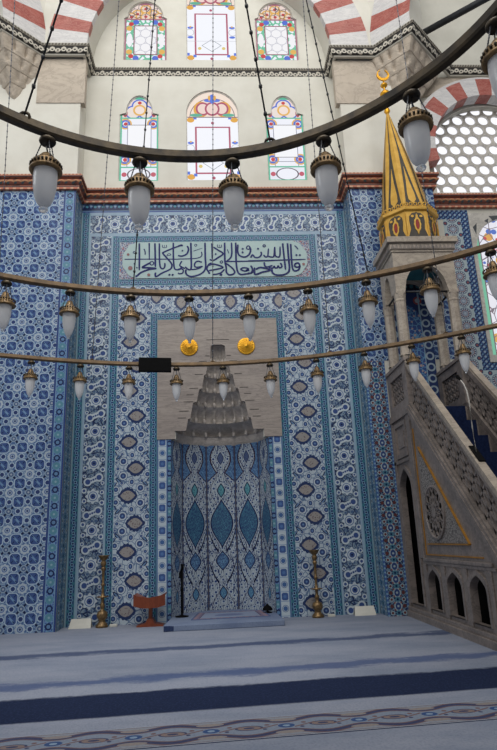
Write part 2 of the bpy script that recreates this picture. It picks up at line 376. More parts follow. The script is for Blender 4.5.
def m_border():
    p = Pat('floral_border_carpet'); u, v = p.u, p.v; P = 0.40
    p.base(rgb(124, 134, 148)); f = p.noise(60.0, 2)
    a, b = u.rep(P), (u - P/2).rep(P)
    navy, rust, tan = rgb(60, 64, 92), rgb(112, 88, 86), rgb(136, 128, 124)
    wv = (u*(2*pi/P)).cos()*0.028
    av = v.abs()
    p.lay((av > (wv + 0.092)) , rgb(132, 136, 144)); p.lay((av - wv - 0.108).abs() < 0.020, navy); p.lay((av - wv - 0.084).abs() < 0.006, rust); p.lay((av - wv - 0.132).abs() < 0.006, rust)
    p.lay(hyp(b/0.075, (av - 0.105)/0.024) < 1.0, tan)
    p.lay(hyp(a/0.075, v/0.040) < 1.0, navy); p.lay(hyp(a/0.062, v/0.03) < 1.0, rgb(128, 112, 106)); p.lay(hyp(a/0.03, v/0.014) < 1.0, navy)
    p.lay(hyp(b/0.045, v/0.036) < 1.0, rgb(52, 76, 120)); p.lay(hyp(b/0.02, v/0.016) < 1.0, rgb(130, 150, 170))
    c = (u - P/4).rep(P/2); p.lay(((v - c*0.5).abs() < 0.008) & (c.abs() < 0.06), rust); p.lay(hyp(c, v - 0.035) < 0.014, rust); p.lay(hyp(c + 0.02, v + 0.035) < 0.012, navy)
    p.lay(av > 0.158, rgb(110, 96, 100)); p.lay(av > 0.166, rgb(150, 158, 168)); p.lay(f.step(0.4, 0.75)*0.3, rgb(84, 96, 124))
    return p.done(0.95, bump=f, bumpd=0.005, spec=0.1)
M['border'] = m_border()
def m_rug():
    p = Pat('prayer_rug'); u, v = p.u, p.v; p.base(rgb(130, 142, 164)); f = p.noise(60.0, 2)
    e = (u.abs()/0.49).max(v.abs()/0.34)
    p.lay(e > 0.78, rgb(138, 118, 128)); p.lay((e > 0.78) & (hyp(u.rep(0.08), v.rep(0.08)) < 0.022), rgb(70, 84, 124)); p.lay((e - 0.78).abs() < 0.015, rgb(86, 70, 90)); p.lay(e > 0.96, rgb(76, 90, 124))
    p.lay(hyp(u/0.2, v/0.12) < 1.0, rgb(100, 112, 144)); p.lay(f.step(0.4, 0.75)*0.3, rgb(84, 96, 124))
    return p.done(0.95, bump=f, bumpd=0.005, spec=0.1)
M['rug'] = m_rug()

# stained glass, light of the sky put in as emission: u from the window's centre, v from its sill
def glass_side(name, border, H, low):
    p = Pat(name); u, v = p.u, p.v; au = u.abs()
    W = rgb(244, 246, 255); p.base(W)
    lead = rgb(96, 84, 96); green, blue, yel, red, pink = rgb(110, 196, 160), rgb(80, 112, 214), rgb(232, 180, 88), rgb(204, 60, 66), rgb(240, 222, 214)
    if low:
        sh = 1.17
        p.lay(v > sh, pink); q = hyp(u, v - 1.32)
        q2 = hyp(au - 0.10, v - 1.28) < 0.13; p.lay((v > sh) & ((hyp(u, v - 1.40) < 0.13) | q2), blue); p.lay((v > sh) & ((hyp(u, v - 1.40) < 0.105) | (hyp(au - 0.10, v - 1.28) < 0.105)), rgb(238, 226, 220))
        p.lay((q < 0.105) & (v > sh), yel); p.lay(q < 0.075, rgb(246, 228, 220)); p.lay(hyp(u, v - 1.46) < 0.03, red)
        p.lay(hyp((au - 0.225)/0.035, (v - 1.26)/0.07) < 1.0, rgb(176, 84, 96))
        for zc in (0.40, 1.06):
            q = hyp(au - 0.22, v - zc); m = (v > 0.29) & (v < 1.16) & (au > 0.12)
            p.lay((q < 0.10) & m, yel); p.lay((q < 0.075) & m, blue); p.lay((q < 0.045) & m, W); p.lay(hyp(au - 0.215, v - zc) < 0.033, red)
        inn = (au < 0.185) & (v > 0.44) & (v < 1.04); p.lay(inn, rgb(250, 251, 255))
        bt = v < 0.265; p.lay(bt, rgb(236, 240, 250)); q = hyp(u/0.17, (v - 0.135)/0.105); p.lay(bt & ((q - 1.0).abs() < 0.07), lead); p.lay(bt & (q < 0.94), W)
        p.lay(bt & (hyp(au - 0.225, v - 0.135) < 0.04), rgb(196, 92, 110)); p.lay(((v - 0.265).abs() < 0.012) | ((v - sh).abs() < 0.012), border)
        # (leading lines)
        p.lay((((v - 0.44).abs() < 0.005) | ((v - 1.04).abs() < 0.005)) & (au < 0.3), lead)
        p.lay(((au - 0.185).abs() < 0.006) & (v > 0.27) & (v < 1.17), rgb(150, 150, 170)); p.lay(((v - 0.36).abs() < 0.006) & (au < 0.3), rgb(150, 150, 170))
    else:
        sh = 0.87
        p.lay(v > sh, pink); q = hyp(u, v - 0.93)
        for cx, cz in ((0, 1.09), (0.14, 0.98), (0, 0.93), (0.24, 0.92)):
            q = hyp(au - cx, v - cz); m = v > sh; p.lay((q < 0.095) & m, yel); p.lay((q < 0.07) & m, rgb(240, 216, 200)); p.lay((q < 0.028) & m, red)
        p.lay(((p.voro(11.0) < 0.05)) & (v > sh), lead)
        ring = (au > 0.185) | (v < 0.15) | (v > 0.73); ring = ring & (v < 0.86)
        p.lay(ring & (p.voro(12.0) < 0.16), green); p.lay(ring & (hyp(au - 0.16, (v - 0.44).abs() - 0.37) < 0.05), blue); p.lay(ring & (hyp(au - 0.27, (v - 0.44).abs() - 0.24) < 0.05), yel)
        p.lay(ring & (hyp(au - 0.24, (v - 0.44).abs() - 0.33) < 0.042), red); p.lay(hyp((au - 0.265)/0.05, (v - 0.44)/0.14) < 1.0, rgb(246, 246, 250))
        p.lay((((au - 0.19).abs() < 0.009) & (v > 0.14) & (v < 0.74)) | ((((v - 0.145).abs() < 0.009) | ((v - 0.735).abs() < 0.009)) & (au < 0.195)), rgb(150, 84, 104))
        # hexagon leading inside
        hx = (au < 0.18) & (v > 0.155) & (v < 0.725); p.lay(hx, rgb(248, 247, 250))
        k1 = u.rep(0.17); k2 = (u - 0.085).rep(0.17); r = v.rep(0.29); r2 = (v - 0.145).rep(0.29)
        p.lay(hx & ((hyp(k1, r) - 0.085).abs() < 0.006), rgb(205, 205, 215)); p.lay(hx & ((hyp(k2, r2) - 0.085).abs() < 0.006), rgb(205, 205, 215))
        p.lay((v - sh).abs() < 0.014, border)
    hw = 0.31 if low else 0.358
    p.lay(au > hw - 0.036, border); p.lay(v < 0.036, border); p.lay(v > H - 0.05, border)
    return p.done(0.35, emit=0.92, spec=0.1)
def glass_mid(name, H):
    p = Pat(name); u, v = p.u, p.v; au = u.abs(); hw = 0.418; W = rgb(246, 248, 255); p.base(W)
    lead = rgb(120, 96, 110); rose = rgb(176, 84, 110); cream = rgb(244, 226, 212); blue, yel, green = rgb(86, 120, 220), rgb(226, 168, 70), rgb(90, 176, 150)
    fr = ((au - 0.268).abs() < 0.014) & (v > 0.135) & (v < 1.0) | ((((v - 0.145).abs() < 0.014) | ((v - 0.99).abs() < 0.012)) & (au < 0.275))
    p.lay(fr, rose); p.lay(hyp(au - 0.36, v - 0.6) < 0.07, rgb(150, 150, 165)); p.lay(hyp(au - 0.36, v - 0.6) < 0.063, W)
    for zc in (0.70, 0.50): p.lay(hyp((au - 0.35)/0.05, (v - zc)/0.025) < 1.0, blue); 
    p.lay(hyp(au - 0.35, v - 0.72) < 0.016, yel)
    for zc in (0.08, 1.13):
        p.lay(hyp((au - 0.35)/0.06, (v - zc)/0.05) < 1.0, yel); p.lay(((au - 0.395).abs().max((v - zc - 0.07).abs()) < 0.028) | ((au - 0.28).abs().max((v - zc - 0.035).abs()) < 0.026), blue)
    p.lay((hyp(u, v - 1.07) < 0.025) | (hyp(u, v - 0.06) < 0.028), rose); dm = ((v - 0.33).abs() + au*0.75); p.lay((dm - 0.12).abs() < 0.006, rgb(140, 150, 160)); p.lay(hyp(au - 0.2, v - 0.27) < 0.03, rgb(224, 200, 120)); p.lay((v - 0.42).abs() < 0.004, rgb(200, 200, 210))
    top = v > 1.18; p.lay(top, cream)
    p.lay(top & ((hyp(au, v - 1.18) - 0.36).abs() < 0.006), lead); p.lay(top & (hyp((au - 0.18)/0.12, (v - 1.33)/0.15) < 1.0), yel)
    for cx, r in ((0.15, 0.115), (0.0, 0.12)):
        q = hyp((au - cx)/1.0, (v - 1.34)*0.9); p.lay(top & (q < r), rose); p.lay(top & (q < r - 0.03), rgb(240, 214, 206))
    p.lay(top & (hyp((au - 0.26)/0.10, (v - 1.22)/0.03) < 1.0), green); p.lay(hyp(u/0.045, (v - 1.53)/0.09) < 1.0, blue); p.lay(hyp((au - 0.07)/0.06, (v - 1.50)/0.028) < 1.0, blue); p.lay(hyp((au - 0.045)/0.02, (v - 1.55)/0.05) < 1.0, yel)
    p.lay(((v - 1.18).abs() < 0.008), lead)
    p.lay(au > hw - 0.008, rgb(190, 180, 190))
    return p.done(0.35, emit=0.95, spec=0.1)
def glass_bay():
    p = Pat('bay_window_glass'); u, v = p.u, p.v; p.base(rgb(240, 240, 250)); vo = p.voro(5.0); cell = p.voro(4.0, False)
    p.lay(cell < 0.32, rgb(222, 170, 96)); p.lay(p.voro(5.5, False) < 0.26, rgb(90, 120, 200)); p.lay(p.voro(6.5, False) < 0.2, rgb(200, 80, 90)); p.lay(vo < 0.03, rgb(130, 120, 130))
    au = u.abs(); p.lay(au > 0.40, rgb(120, 190, 160)); p.lay(((au - 0.40).abs() < 0.008), rgb(110, 90, 100))
    return p.done(0.2, emit=0.9)
M['g_low'] = glass_side('green_bordered_stained_glass', rgb(96, 190, 156), 1.575, True)
M['g_up'] = glass_side('mauve_bordered_stained_glass', rgb(172, 110, 130), 1.224, False)
M['g_mid'] = glass_mid('crown_topped_stained_glass', 1.68)
M['g_bay'] = glass_bay()
p = Pat('daylight_pane', 'Object'); p.base(rgb(250, 250, 255)).lay(p.noise(2.0, 2)*0.3, rgb(232, 236, 250)); M['day'] = p.done(0.3, emit=1.05)
# ------------------------------------------------------------------ geometry helpers
OFF = {}
class MB:
    def __init__(s): s.v = []; s.f = []; s.mi = []; s.uv = []; s.sm = []
    def face(s, pts, m=0, uv=None, sm=False):
        k = len(s.v); s.v += [tuple(p) for p in pts]; s.f.append(tuple(range(k, k+len(pts)))); s.mi.append(m)
        s.uv.append(uv if uv else [(0, 0)]*len(pts)); s.sm.append(sm)
    def grid(s, rows, m=0, uvs=None, closed_u=False, sm=True):
        """rows: list of equal-length point lists"""
        k = len(s.v); n = len(rows[0])
        for r in rows: s.v += [tuple(p) for p in r]
        for i in range(len(rows)-1):
            for j in range(n if closed_u else n-1):
                j2 = (j+1) % n
                s.f.append((k+i*n+j, k+i*n+j2, k+(i+1)*n+j2, k+(i+1)*n+j)); s.mi.append(m); s.sm.append(sm)
                s.uv.append([uvs[i][j], uvs[i][j2], uvs[i+1][j2], uvs[i+1][j]] if uvs else [(0, 0)]*4)
    def box(s, x0, x1, y0, y1, z0, z1, m=0):
        s.hexa([(x0,y0,z0),(x1,y0,z0),(x1,y1,z0),(x0,y1,z0),(x0,y0,z1),(x1,y0,z1),(x1,y1,z1),(x0,y1,z1)], m)
    def hexa(s, p, m=0):
        k = len(s.v); s.v += [tuple(q) for q in p]
        for f in ((0,3,2,1),(4,5,6,7),(0,1,5,4),(1,2,6,5),(2,3,7,6),(3,0,4,7)):
            s.f.append(tuple(k+i for i in f)); s.mi.append(m); s.uv.append([(0,0)]*4); s.sm.append(False)
    def prism(s, pts, mapf, d0, d1, m=0):
        """extrude a 2D polygon (a,b) -> mapf(a,b,d) between depths d0, d1"""
        k = len(s.v); n = len(pts)
        for d in (d0, d1): s.v += [tuple(mapf(a, b, d)) for a, b in pts]
        s.f.append(tuple(range(k, k+n))); s.f.append(tuple(range(k+2*n-1, k+n-1, -1)))
        s.mi += [m, m]; s.uv += [[(0,0)]*n]*2; s.sm += [False]*2
        for i in range(n):
            j = (i+1) % n; s.f.append((k+i, k+n+i, k+n+j, k+j)); s.mi.append(m); s.uv.append([(0,0)]*4); s.sm.append(False)
    def lathe(s, prof, n=24, c=(0,0,0), m=0, sm=True, sx=1, sy=1, rot=0):
        rows = [[(c[0]+sx*r*cos(2*pi*j/n+rot), c[1]+sy*r*sin(2*pi*j/n+rot), c[2]+z) for j in range(n)] for r, z in prof]
        s.grid(rows, m, None, True, sm)
    def tube(s, path, r, n=8, m=0, closed=False, caps=True, sm=True):
        P = [Vector(p) for p in path]; N = len(P); rows = []
        up = Vector((0,0,1))
        for i, p in enumerate(P):
            a = P[(i-1) % N] if (closed or i > 0) else p; b = P[(i+1) % N] if (closed or i < N-1) else p
            t = (b-a).normalized(); x = t.cross(up)
            if x.length < 1e-3: x = t.cross(Vector((0,1,0)))
            x.normalize(); y = x.cross(t)
            rr = r[i] if isinstance(r, (list, tuple)) else r
            rows.append([p + x*(rr*cos(2*pi*j/n)) + y*(rr*sin(2*pi*j/n)) for j in range(n)])
        if closed: rows.append(rows[0])
        s.grid(rows, m, None, True, sm)
        if caps and not closed:
            s.face(rows[0], m); s.face(list(reversed(rows[-1])), m)
    def slab(s, outer, holes, mapf, d0, d1, m=0, mh=None, uvf=None):
        """flat slab with holes, 2D (a,b) outline -> mapf(a,b,d)"""
        loops = [outer] + holes
        flat = [p for l in loops for p in l]
        tri = tessellate_polygon([[Vector((a, b, 0)) for a, b in l] for l in loops])
        k = len(s.v); n = len(flat)
        for d in (d0, d1): s.v += [tuple(mapf(a, b, d)) for a, b in flat]
        for t in tri:
            s.f.append(tuple(k+i for i in t)); s.f.append(tuple(k+n+i for i in reversed(t))); s.mi += [m, m]; s.sm += [False]*2
            u = [uvf(*flat[i]) for i in t] if uvf else [(0,0)]*3
            s.uv += [u, list(reversed(u))]
        o = 0
        for li, l in enumerate(loops):
            L = len(l)
            for i in range(L):
                j = (i+1) % L; s.f.append((k+o+i, k+o+j, k+n+o+j, k+n+o+i)); s.mi.append(m if (li == 0 or mh is None) else mh); s.uv.append([(0,0)]*4); s.sm.append(False)
            o += L
    def build(s, name, mats, parent=None, bevel=0.0, weld=True):
        off = OFF.get(parent.name, Vector((0,0,0))) if parent else Vector((0,0,0))
        me = bpy.data.meshes.new(name)
        me.from_pydata([tuple(Vector(v) - off) for v in s.v], [], s.f); 
        uvl = me.uv_layers.new(name='UVMap')
        for poly, uv in zip(me.polygons, s.uv):
            for li, c in zip(poly.loop_indices, uv): uvl.data[li].uv = c
        for mt in (mats if isinstance(mats, (list, tuple)) else [mats]): me.materials.append(mt)
        for poly, m, sm in zip(me.polygons, s.mi, s.sm): poly.material_index = m; poly.use_smooth = sm
        bm = bmesh.new(); bm.from_mesh(me)
        if weld: bmesh.ops.remove_doubles(bm, verts=bm.verts, dist=1e-5)
        bmesh.ops.recalc_face_normals(bm, faces=bm.faces); bm.to_mesh(me); bm.free()
        o = bpy.data.objects.new(name, me); COL.objects.link(o)
        if parent: o.parent = parent
        OFF[o.name] = off
        if bevel:
            b = o.modifiers.new('bevel', 'BEVEL'); b.width = bevel; b.segments = 2; b.limit_method = 'ANGLE'; b.angle_limit = radians(40)
        return o

def thing(name, label, cat, loc=(0,0,0), group=None):
    o = bpy.data.objects.new(name, None); COL.objects.link(o); o.location = loc; o.empty_display_size = 0.1
    OFF[o.name] = Vector(loc); o['label'] = label; o['category'] = cat
    if group: o['group'] = group
    return o
def tag(o, label, cat, group=None):
    o['label'] = label; o['category'] = cat
    if group: o['group'] = group
    return o
def struct(o): o['kind'] = 'structure'; return o
def copy_tree(o, parent=None):
    c = o.copy(); COL.objects.link(c)
    if parent: c.parent = parent
    OFF[c.name] = OFF[o.name]
    for ch in list(o.children): copy_tree(ch, c)
    return c
def lbl(o, s): o['label'] = s; return o

XZ = lambda y0: (lambda a, b, d: (a, y0 + d, b))          # wall plane facing -y
YZ = lambda x0: (lambda a, b, d: (x0 + d, a, b))          # plane facing -x
def arc(cx, cz, r, a0, a1, n): return [(cx + r*cos(radians(a0 + (a1-a0)*i/n)), cz + r*sin(radians(a0 + (a1-a0)*i/n))) for i in range(n+1)]
def arched(x0, x1, z0, zs, za, n=10, pointed=0.0):
    """outline of an arched opening: sill z0, springing zs, apex za"""
    cx = (x0+x1)/2; hw = (x1-x0)/2; pts = [(x0, z0), (x1, z0)]
    for i in range(n*2+1):
        t = pi*i/(2*n); c = cos(t); sn = sin(t)
        k = (1-abs(c)**(1.0+pointed)) if pointed else sn
        z = zs + (za-zs)*(sn if not pointed else (1-abs(c)**(2-pointed*0.9))**0.5)
        pts.append((cx + hw*c, z))
    return pts

# ------------------------------------------------------------------ camera
FPX = 590.0
cam = bpy.data.cameras.new('camera'); camo = bpy.data.objects.new('camera', cam); COL.objects.link(camo)
cam.sensor_fit = 'VERTICAL'; cam.sensor_height = 36.0; cam.lens = 36.0*FPX/750.0; cam.clip_start = 0.05
R2 = Vector((0.99824842, -0.04609402, -0.03708682)); U2 = Vector((0.02323706, -0.27101349, 0.96229503)); FW = Vector((0.05440707, 0.96147128, 0.2694677))
mat = Matrix((R2, U2, -FW)).transposed().to_4x4(); mat.translation = Vector((-0.0293, -8.0, 0.99965))
camo.matrix_world = mat; SC.camera = camo

FL = 0.04                                     # level of the carpeted floor
PY = -0.36                                    # face of the two piers
# ------------------------------------------------------------------ setting: floor, walls
b = MB(); b.box(-7, 7, -12, 2.5, -0.15, FL-0.015); struct(b.build('floor', M['plaster_grey']))
b = MB(); b.box(-7, 7, -4.32, -0.001, FL-0.015, FL); b.box(-7, 7, -12, -4.32, FL-0.015, FL); b.box(-0.66, 0.66, -0.001, 0.62, FL-0.015, FL)
tag(b.build('prayer_carpet', M['carpet']), 'blue grey carpet with dark navy bands covering the whole floor', 'carpet')
b = MB(); ca, sa = cos(0.078), sin(0.078)
def strip(cx, cy, L, W, z, mb):
    P = [(-L, -W), (L, -W), (L, W), (-L, W)]
    mb.face([(cx + x*ca - y*sa, cy + x*sa + y*ca, z) for x, y in P], 0, P)
    return [(cx + x*ca - y*sa, cy + x*sa + y*ca, FL) for x, y in P]
low = strip(0.1, -4.50, 6.0, 0.175, FL+0.004, b)
for i in range(4): b.face([low[i], low[(i+1) % 4], tuple(b.v[(i+1) % 4]), tuple(b.v[i])])
tag(b.build('border_carpet', M['border']), 'narrow floral bordered carpet strip with rust medallions, nearest the viewer', 'carpet')

# back wall: plaster above the cornice with six window openings
WALLTOP = 10.6
def ogee(xc, hw, z0, sh, top, neck):
    P = [(xc-hw, z0), (xc+hw, z0), (xc+hw, sh), (xc+neck, sh + 0.03)]
    n = 12; P += [(xc + neck*cos(pi*i/n), sh + 0.03 + (top-sh-0.03)*sin(pi*i/n)) for i in range(1, n)]
    P += [(xc-neck, sh + 0.03), (xc-hw, sh)]
    return P
def roundtop(xc, hw, z0, zs, top):
    n = 16; return [(xc-hw, z0), (xc+hw, z0)] + [(xc + hw*cos(pi*i/n), zs + (top-zs)*sin(pi*i/n)) for i in range(0, n+1)]
wins = [('g_low', -1.159, ogee(-1.159, 0.31, 6.385, 7.60, 7.965, 0.215)), ('g_low', 1.162, ogee(1.162, 0.31, 6.385, 7.60, 7.965, 0.215)),
        ('g_mid', 0.003, roundtop(0.003, 0.418, 6.393, 7.62, 8.07)),
        ('g_up', -1.079, ogee(-1.079, 0.358, 8.658, 9.52, 9.88, 0.30)), ('g_up', 1.118, ogee(1.118, 0.358, 8.672, 9.53, 9.89, 0.30)),
        ('g_mid', 0.02, roundtop(0.02, 0.418, 8.665, 9.90, 10.35))]
wb_ = MB(); wb_.slab([(-3.2, 6.1), (3.2, 6.1), (3.2, WALLTOP), (-3.2, WALLTOP)], [list(reversed(w[2])) for w in wins], XZ(0.0), 0.0, 0.12)
# rough core behind the tiles, with the niche left open
wb_.slab([(-3.2, -0.1), (-0.665, -0.1), (-0.665, 2.36), (-0.60, 2.36), (-0.60, 3.8), (0.60, 3.8), (0.60, 2.36), (0.665, 2.36), (0.665, -0.1), (3.2, -0.1), (3.2, 6.1), (-3.2, 6.1)], [], XZ(0.012), 0.0, 0.12)
wall_back = struct(wb_.build('wall_back', M['plaster']))
for i, (g, xc, out) in enumerate(wins):
    z0 = out[0][1]; b = MB(); n = len(out)
    b.face([(x, 0.035, z) for x, z in out], 0, [(x-xc, z-z0) for x, z in out])
    w = struct(b.build('window_%d' % (i+1), M[g]))
    b = MB(); cx = sum(p[0] for p in out)/n; cz = sum(p[1] for p in out)/n
    inn = [(x - 0.012*(1 if x > cx else -1), z - 0.012*(1 if z > cz else -1)) for x, z in out]
    b.slab(out, [list(reversed(inn))], XZ(0.02), 0.0, 0.014); b.build('window_frame', M['frame_marble'], w)

# tile cladding of the back wall: each band its own panel
def band(mb, x0, x1, z0, z1, y=0.0, horiz=False, vo=0.0):
    xc, zc = (x0+x1)/2, (z0+z1)/2
    if horiz: uv = [(z0-zc, x0+vo), (z0-zc, x1+vo), (z1-zc, x1+vo), (z1-zc, x0+vo)]
    else: uv = [(x0-xc, z0+vo), (x1-xc, z0+vo), (x1-xc, z1+vo), (x0-xc, z1+vo)]
    mb.face([(x0, y, z0), (x1, y, z0), (x1, y, z1), (x0, y, z1)], 0, uv)
def rowband(mb, x0, x1, z0, z1, y=0.0):
    zc = (z0+z1)/2; mb.face([(x0, y, z0), (x1, y, z0), (x1, y, z1), (x0, y, z1)], 0, [(x0, z0-zc), (x1, z0-zc), (x1, z1-zc), (x0, z1-zc)])
b = MB()
for s in (-1, 1):
    for (a, c, z0, z1) in ((1.86, 1.99, 0, 5.84), (1.415, 1.52, 0, 5.44)):
        band(b, min(s*a, s*c), max(s*a, s*c), z0, z1)
band(b, -1.415, 1.415, 5.335, 5.44, 0, True); band(b, -1.415, 1.415, 4.63, 4.74, 0, True)
for s in (-1, 1): band(b, min(s*0.853, s*0.955), max(s*0.853, s*0.955), 0, 4.20)
band(b, -0.853, 0.853, 4.09, 4.20, 0, True)
b.build('tile_border', M['braid'], wall_back)
b = MB(); rowband(b, -1.99, 1.99, 5.84, 6.0); b.build('crest_tile_row', M['row'], wall_back)
b = MB()
for s in (-1, 1): band(b, min(s*1.52, s*1.86), max(s*1.52, s*1.86), 0, 5.44, 0, False, 0.1)
for i in range(1): band(b, -1.86, 1.86, 5.44, 5.84, 0, True, 0.2)
b.build('rosette_tile_band', M['wb'], wall_back)
b = MB()
for s in (-1, 1): band(b, min(s*0.955, s*1.415), max(s*0.955, s*1.415), 0, 4.63, 0, False, 0.16)
band(b, -0.955, 0.955, 4.20, 4.63, 0, True, 0.157)
b.build('medallion_tile_band', M['eye'], wall_back)

# piers
def pier(name, x0, x1, inner):
    b = MB(); y1 = 0.14
    b.box(x0, x1, PY, y1, FL, WALLTOP)
    o = struct(b.build(name, M['plaster'])); return o
wl = pier('wall_left', -4.6, -2.0, 1); wr = pier('wall_right', 2.0, 3.275, -1)
t = 0.006
b = MB(); xs = (-4.6, -2.17); b.face([(xs[0], PY-t, 0), (xs[1], PY-t, 0), (xs[1], PY-t, 6.0), (xs[0], PY-t, 6.0)], 0, [(xs[0]+0.02, 0.03), (xs[1]+0.02, 0.03), (xs[1]+0.02, 6.03), (xs[0]+0.02, 6.03)]); b.build('star_tile_panel', M['pier'], wl)
b = MB(); band(b, -2.17, -2.0, 0, 6.0, PY-t); b.build('border_tile_panel', M['pb'], wl)
for s, w in ((-1, wl), (1, wr)):
    b = MB(); x = s*(2.0-t); b.face([(x, PY-t, 0), (x, 0, 0), (x, 0, 6.0), (x, PY-t, 6.0)], 0, [(-0.18, 0), (0.18, 0), (0.18, 6.0), (-0.18, 6.0)]); b.build('return_tile_panel', M['ret'], w)
b = MB(); band(b, 2.0-t, 2.27, 0, 3.3, PY-t); b.build('chain_tile_panel', M['chain'], wr)
b = MB(); z0 = 3.3; b.face([(2.0-t, PY-t, z0), (3.275, PY-t, z0), (3.275, PY-t, 6.0), (2.0-t, PY-t, 6.0)], 0, [(-0.11, z0), (1.165, z0), (1.165, 6.0), (-0.11, 6.0)]); b.build('star_tile_panel', M['pier'], wr)
b = MB(); z0 = 2.55; b.face([(2.38, PY-0.012, z0), (2.98, PY-0.012, z0), (2.98, PY-0.012, z0+1.9), (2.38, PY-0.012, z0+1.9)], 0, [(-0.3, 0), (0.3, 0), (0.3, 1.9), (-0.3, 1.9)]); b.build('arched_tile_panel', M['bluepanel'], wr)

# right bay wall with the honeycomb lunette and a stained window
BX0, BX1 = 3.2, 7.0
lun = roundtop(4.50, 0.985, 6.16, 6.86, 7.79)
BW0, BW1 = 4.00, 5.02; bay = roundtop(4.51, 0.50, 3.47, 5.10, 5.72)
b = MB(); b.slab([(BX0, FL), (BX1, FL), (BX1, WALLTOP), (BX0, WALLTOP)], [list(reversed(lun)), list(reversed(bay))], XZ(0.05), 0.0, 0.09)
bayw = struct(b.build('wall_bay', M['plaster_grey']))
b = MB(); y = 0.044
band(b, 3.55, 3.83, 0, 5.70, y, False, 0.072)
b.face([(3.83, y, 2.93), (5.2, y, 2.93), (5.2, y, 3.24), (3.83, y, 3.24)], 0, [(-0.15, 0.0), (-0.15, 1.37), (0.15, 1.37), (0.15, 0.0)])
b.build('roundel_tile_panel', M['circ'], bayw)
b = MB(); q_ = [(3.83, 0), (7.0, 0), (7.0, 2.93), (3.83, 2.93)]; b.face([(x, y, z) for x, z in q_], 0, q_); q_ = [(5.2, 2.93), (7.0, 2.93), (7.0, 5.86), (5.2, 5.86)]; b.face([(x, y, z) for x, z in q_], 0, q_); b.build('star_tile_panel', M['pier'], bayw)
b = MB(); fr = [(3.83, 3.24, 3.955, 5.86), (3.955, 3.24, 5.2, 3.36), (3.2, 5.70, 3.83, 5.86)]
for x0, z0, x1, z1 in fr: b.face([(x0, y, z0), (x1, y, z0), (x1, y, z1), (x0, y, z1)], 0, [(x0, z0), (x1, z0), (x1, z1), (x0, z1)])
b.build('mosaic_tile_border', M['mos'], bayw)
b = MB(); b.slab([(3.955, 3.36), (5.07, 3.36), (5.07, 5.80), (3.955, 5.80)], [list(reversed(bay))], XZ(0.03), 0.0, 0.03); fr7 = b.build('marble_window_surround', M['frame_marble'], bayw)
b = MB()
for tri in ([(4.00, 5.55), (4.07, 5.62), (4.04, 5.42)], [(4.28, 5.74), (4.55, 5.76), (4.50, 5.735), (4.34, 5.66)], [(4.20, 5.66), (4.27, 5.70), (4.25, 5.62)]): b.prism(tri, XZ(0.027), 0, 0.004)
b.build('inlay', M['blackstone'], fr7)
b = MB(); b.face([(x, 0.12, z) for x, z in bay], 0, [(x-4.51, z-3.47) for x, z in bay]); struct(b.build('window_7', M['g_bay']))
# honeycomb plaster lattice: hexagonal cells with round openings, glass behind
b = MB(); R = 0.126; yl = 0.13; pr = 0.090
dx, dz = R*sqrt(3), R*1.5
for r in range(-2, 11):
    for c in range(-1, 14):
        cx = 3.42 + c*dx + (dx/2 if r % 2 else 0); cz = 6.08 + r*dz
        hexp = [(cx + R*cos(radians(30+60*k)), cz + R*sin(radians(30+60*k))) for k in range(6)]
        hx = []
        for k in range(6):
            p, q = hexp[k], hexp[(k+1) % 6]; hx += [(p[0]+(q[0]-p[0])*t_/4, p[1]+(q[1]-p[1])*t_/4) for t_ in range(4)]
        ci = [(cx + pr*cos(atan2(z-cz, x-cx)), cz + pr*sin(atan2(z-cz, x-cx))) for x, z in hx]
        b.grid([[(x, yl, z) for x, z in hx], [(x, yl, z) for x, z in ci], [(x, yl+0.04, z) for x, z in ci]], 0, None, True, False)
hc = MB(); hc.face([(3.3, 0.182, 6.0), (5.6, 0.182, 6.0), (5.6, 0.182, 7.95), (3.3, 0.182, 7.95)])
w8 = struct(hc.build('window_8', M['day'])); b.build('honeycomb_lattice', M['frame_marble'], w8)

# ------------------------------------------------------------------ cornice and moulding (swept along the wall faces)
def sweep(path, prof, name, mat, rows=None):
    """path: plan points going left to right; prof: (outward, z) from bottom to top"""
    b = MB(); n = len(path); L = [0]
    for i in range(1, n): L.append(L[-1] + hypot(path[i][0]-path[i-1][0], path[i][1]-path[i-1][1]))
    PL = [0]
    for i in range(1, len(prof)): PL.append(PL[-1] + hypot(prof[i][0]-prof[i-1][0], prof[i][1]-prof[i-1][1]))
    nor = []
    for i in range(n):
        def nn(a, c): dx, dy = c[0]-a[0], c[1]-a[1]; l = hypot(dx, dy); return (dy/l, -dx/l)
        a = nn(path[i-1], path[i]) if i > 0 else nn(path[0], path[1]); c = nn(path[i], path[i+1]) if i < n-1 else nn(path[-2], path[-1])
        k = 1 + a[0]*c[0] + a[1]*c[1]; nor.append(((a[0]+c[0])/k, (a[1]+c[1])/k))
    for i in range(n-1):
        rows, uvs = [], []
        for (o, z), pl in zip(prof, PL):
            rows.append([(path[j][0]+nor[j][0]*o, path[j][1]+nor[j][1]*o, z) for j in (i, i+1)]); uvs.append([(L[i], pl), (L[i+1], pl)])
        b.grid(rows, 0, uvs, False, False)
    return struct(b.build(name, mat))
CP = [(0, 5.985), (0.05, 5.985), (0.05, 6.045), (0.035, 6.05), (0.055, 6.06)] + [(0.055 + 0.035*sin(pi*i/6), 6.06 + 0.085*i/6) for i in range(1, 6)] + [(0.055, 6.145), (0.075, 6.155), (0.095, 6.165), (0.095, 6.205), (0.0, 6.215)]
sweep([(-4.6, PY), (-2.0, PY), (-2.0, 0), (2.0, 0), (2.0, PY), (3.275, PY), (3.275, 0.05)], CP, 'trim_1', M['cornice'])
sweep([(3.275, 0.05), (7.0, 0.05)], [(o, z-0.10) for o, z in CP], 'trim_2', M['cornice'])
MP = [(0.0, 8.305), (0.03, 8.31), (0.045, 8.335), (0.07, 8.345), (0.09, 8.42), (0.10, 8.425), (0.105, 8.445), (0.115, 8.445), (0.115, 8.465), (0.0, 8.47)]
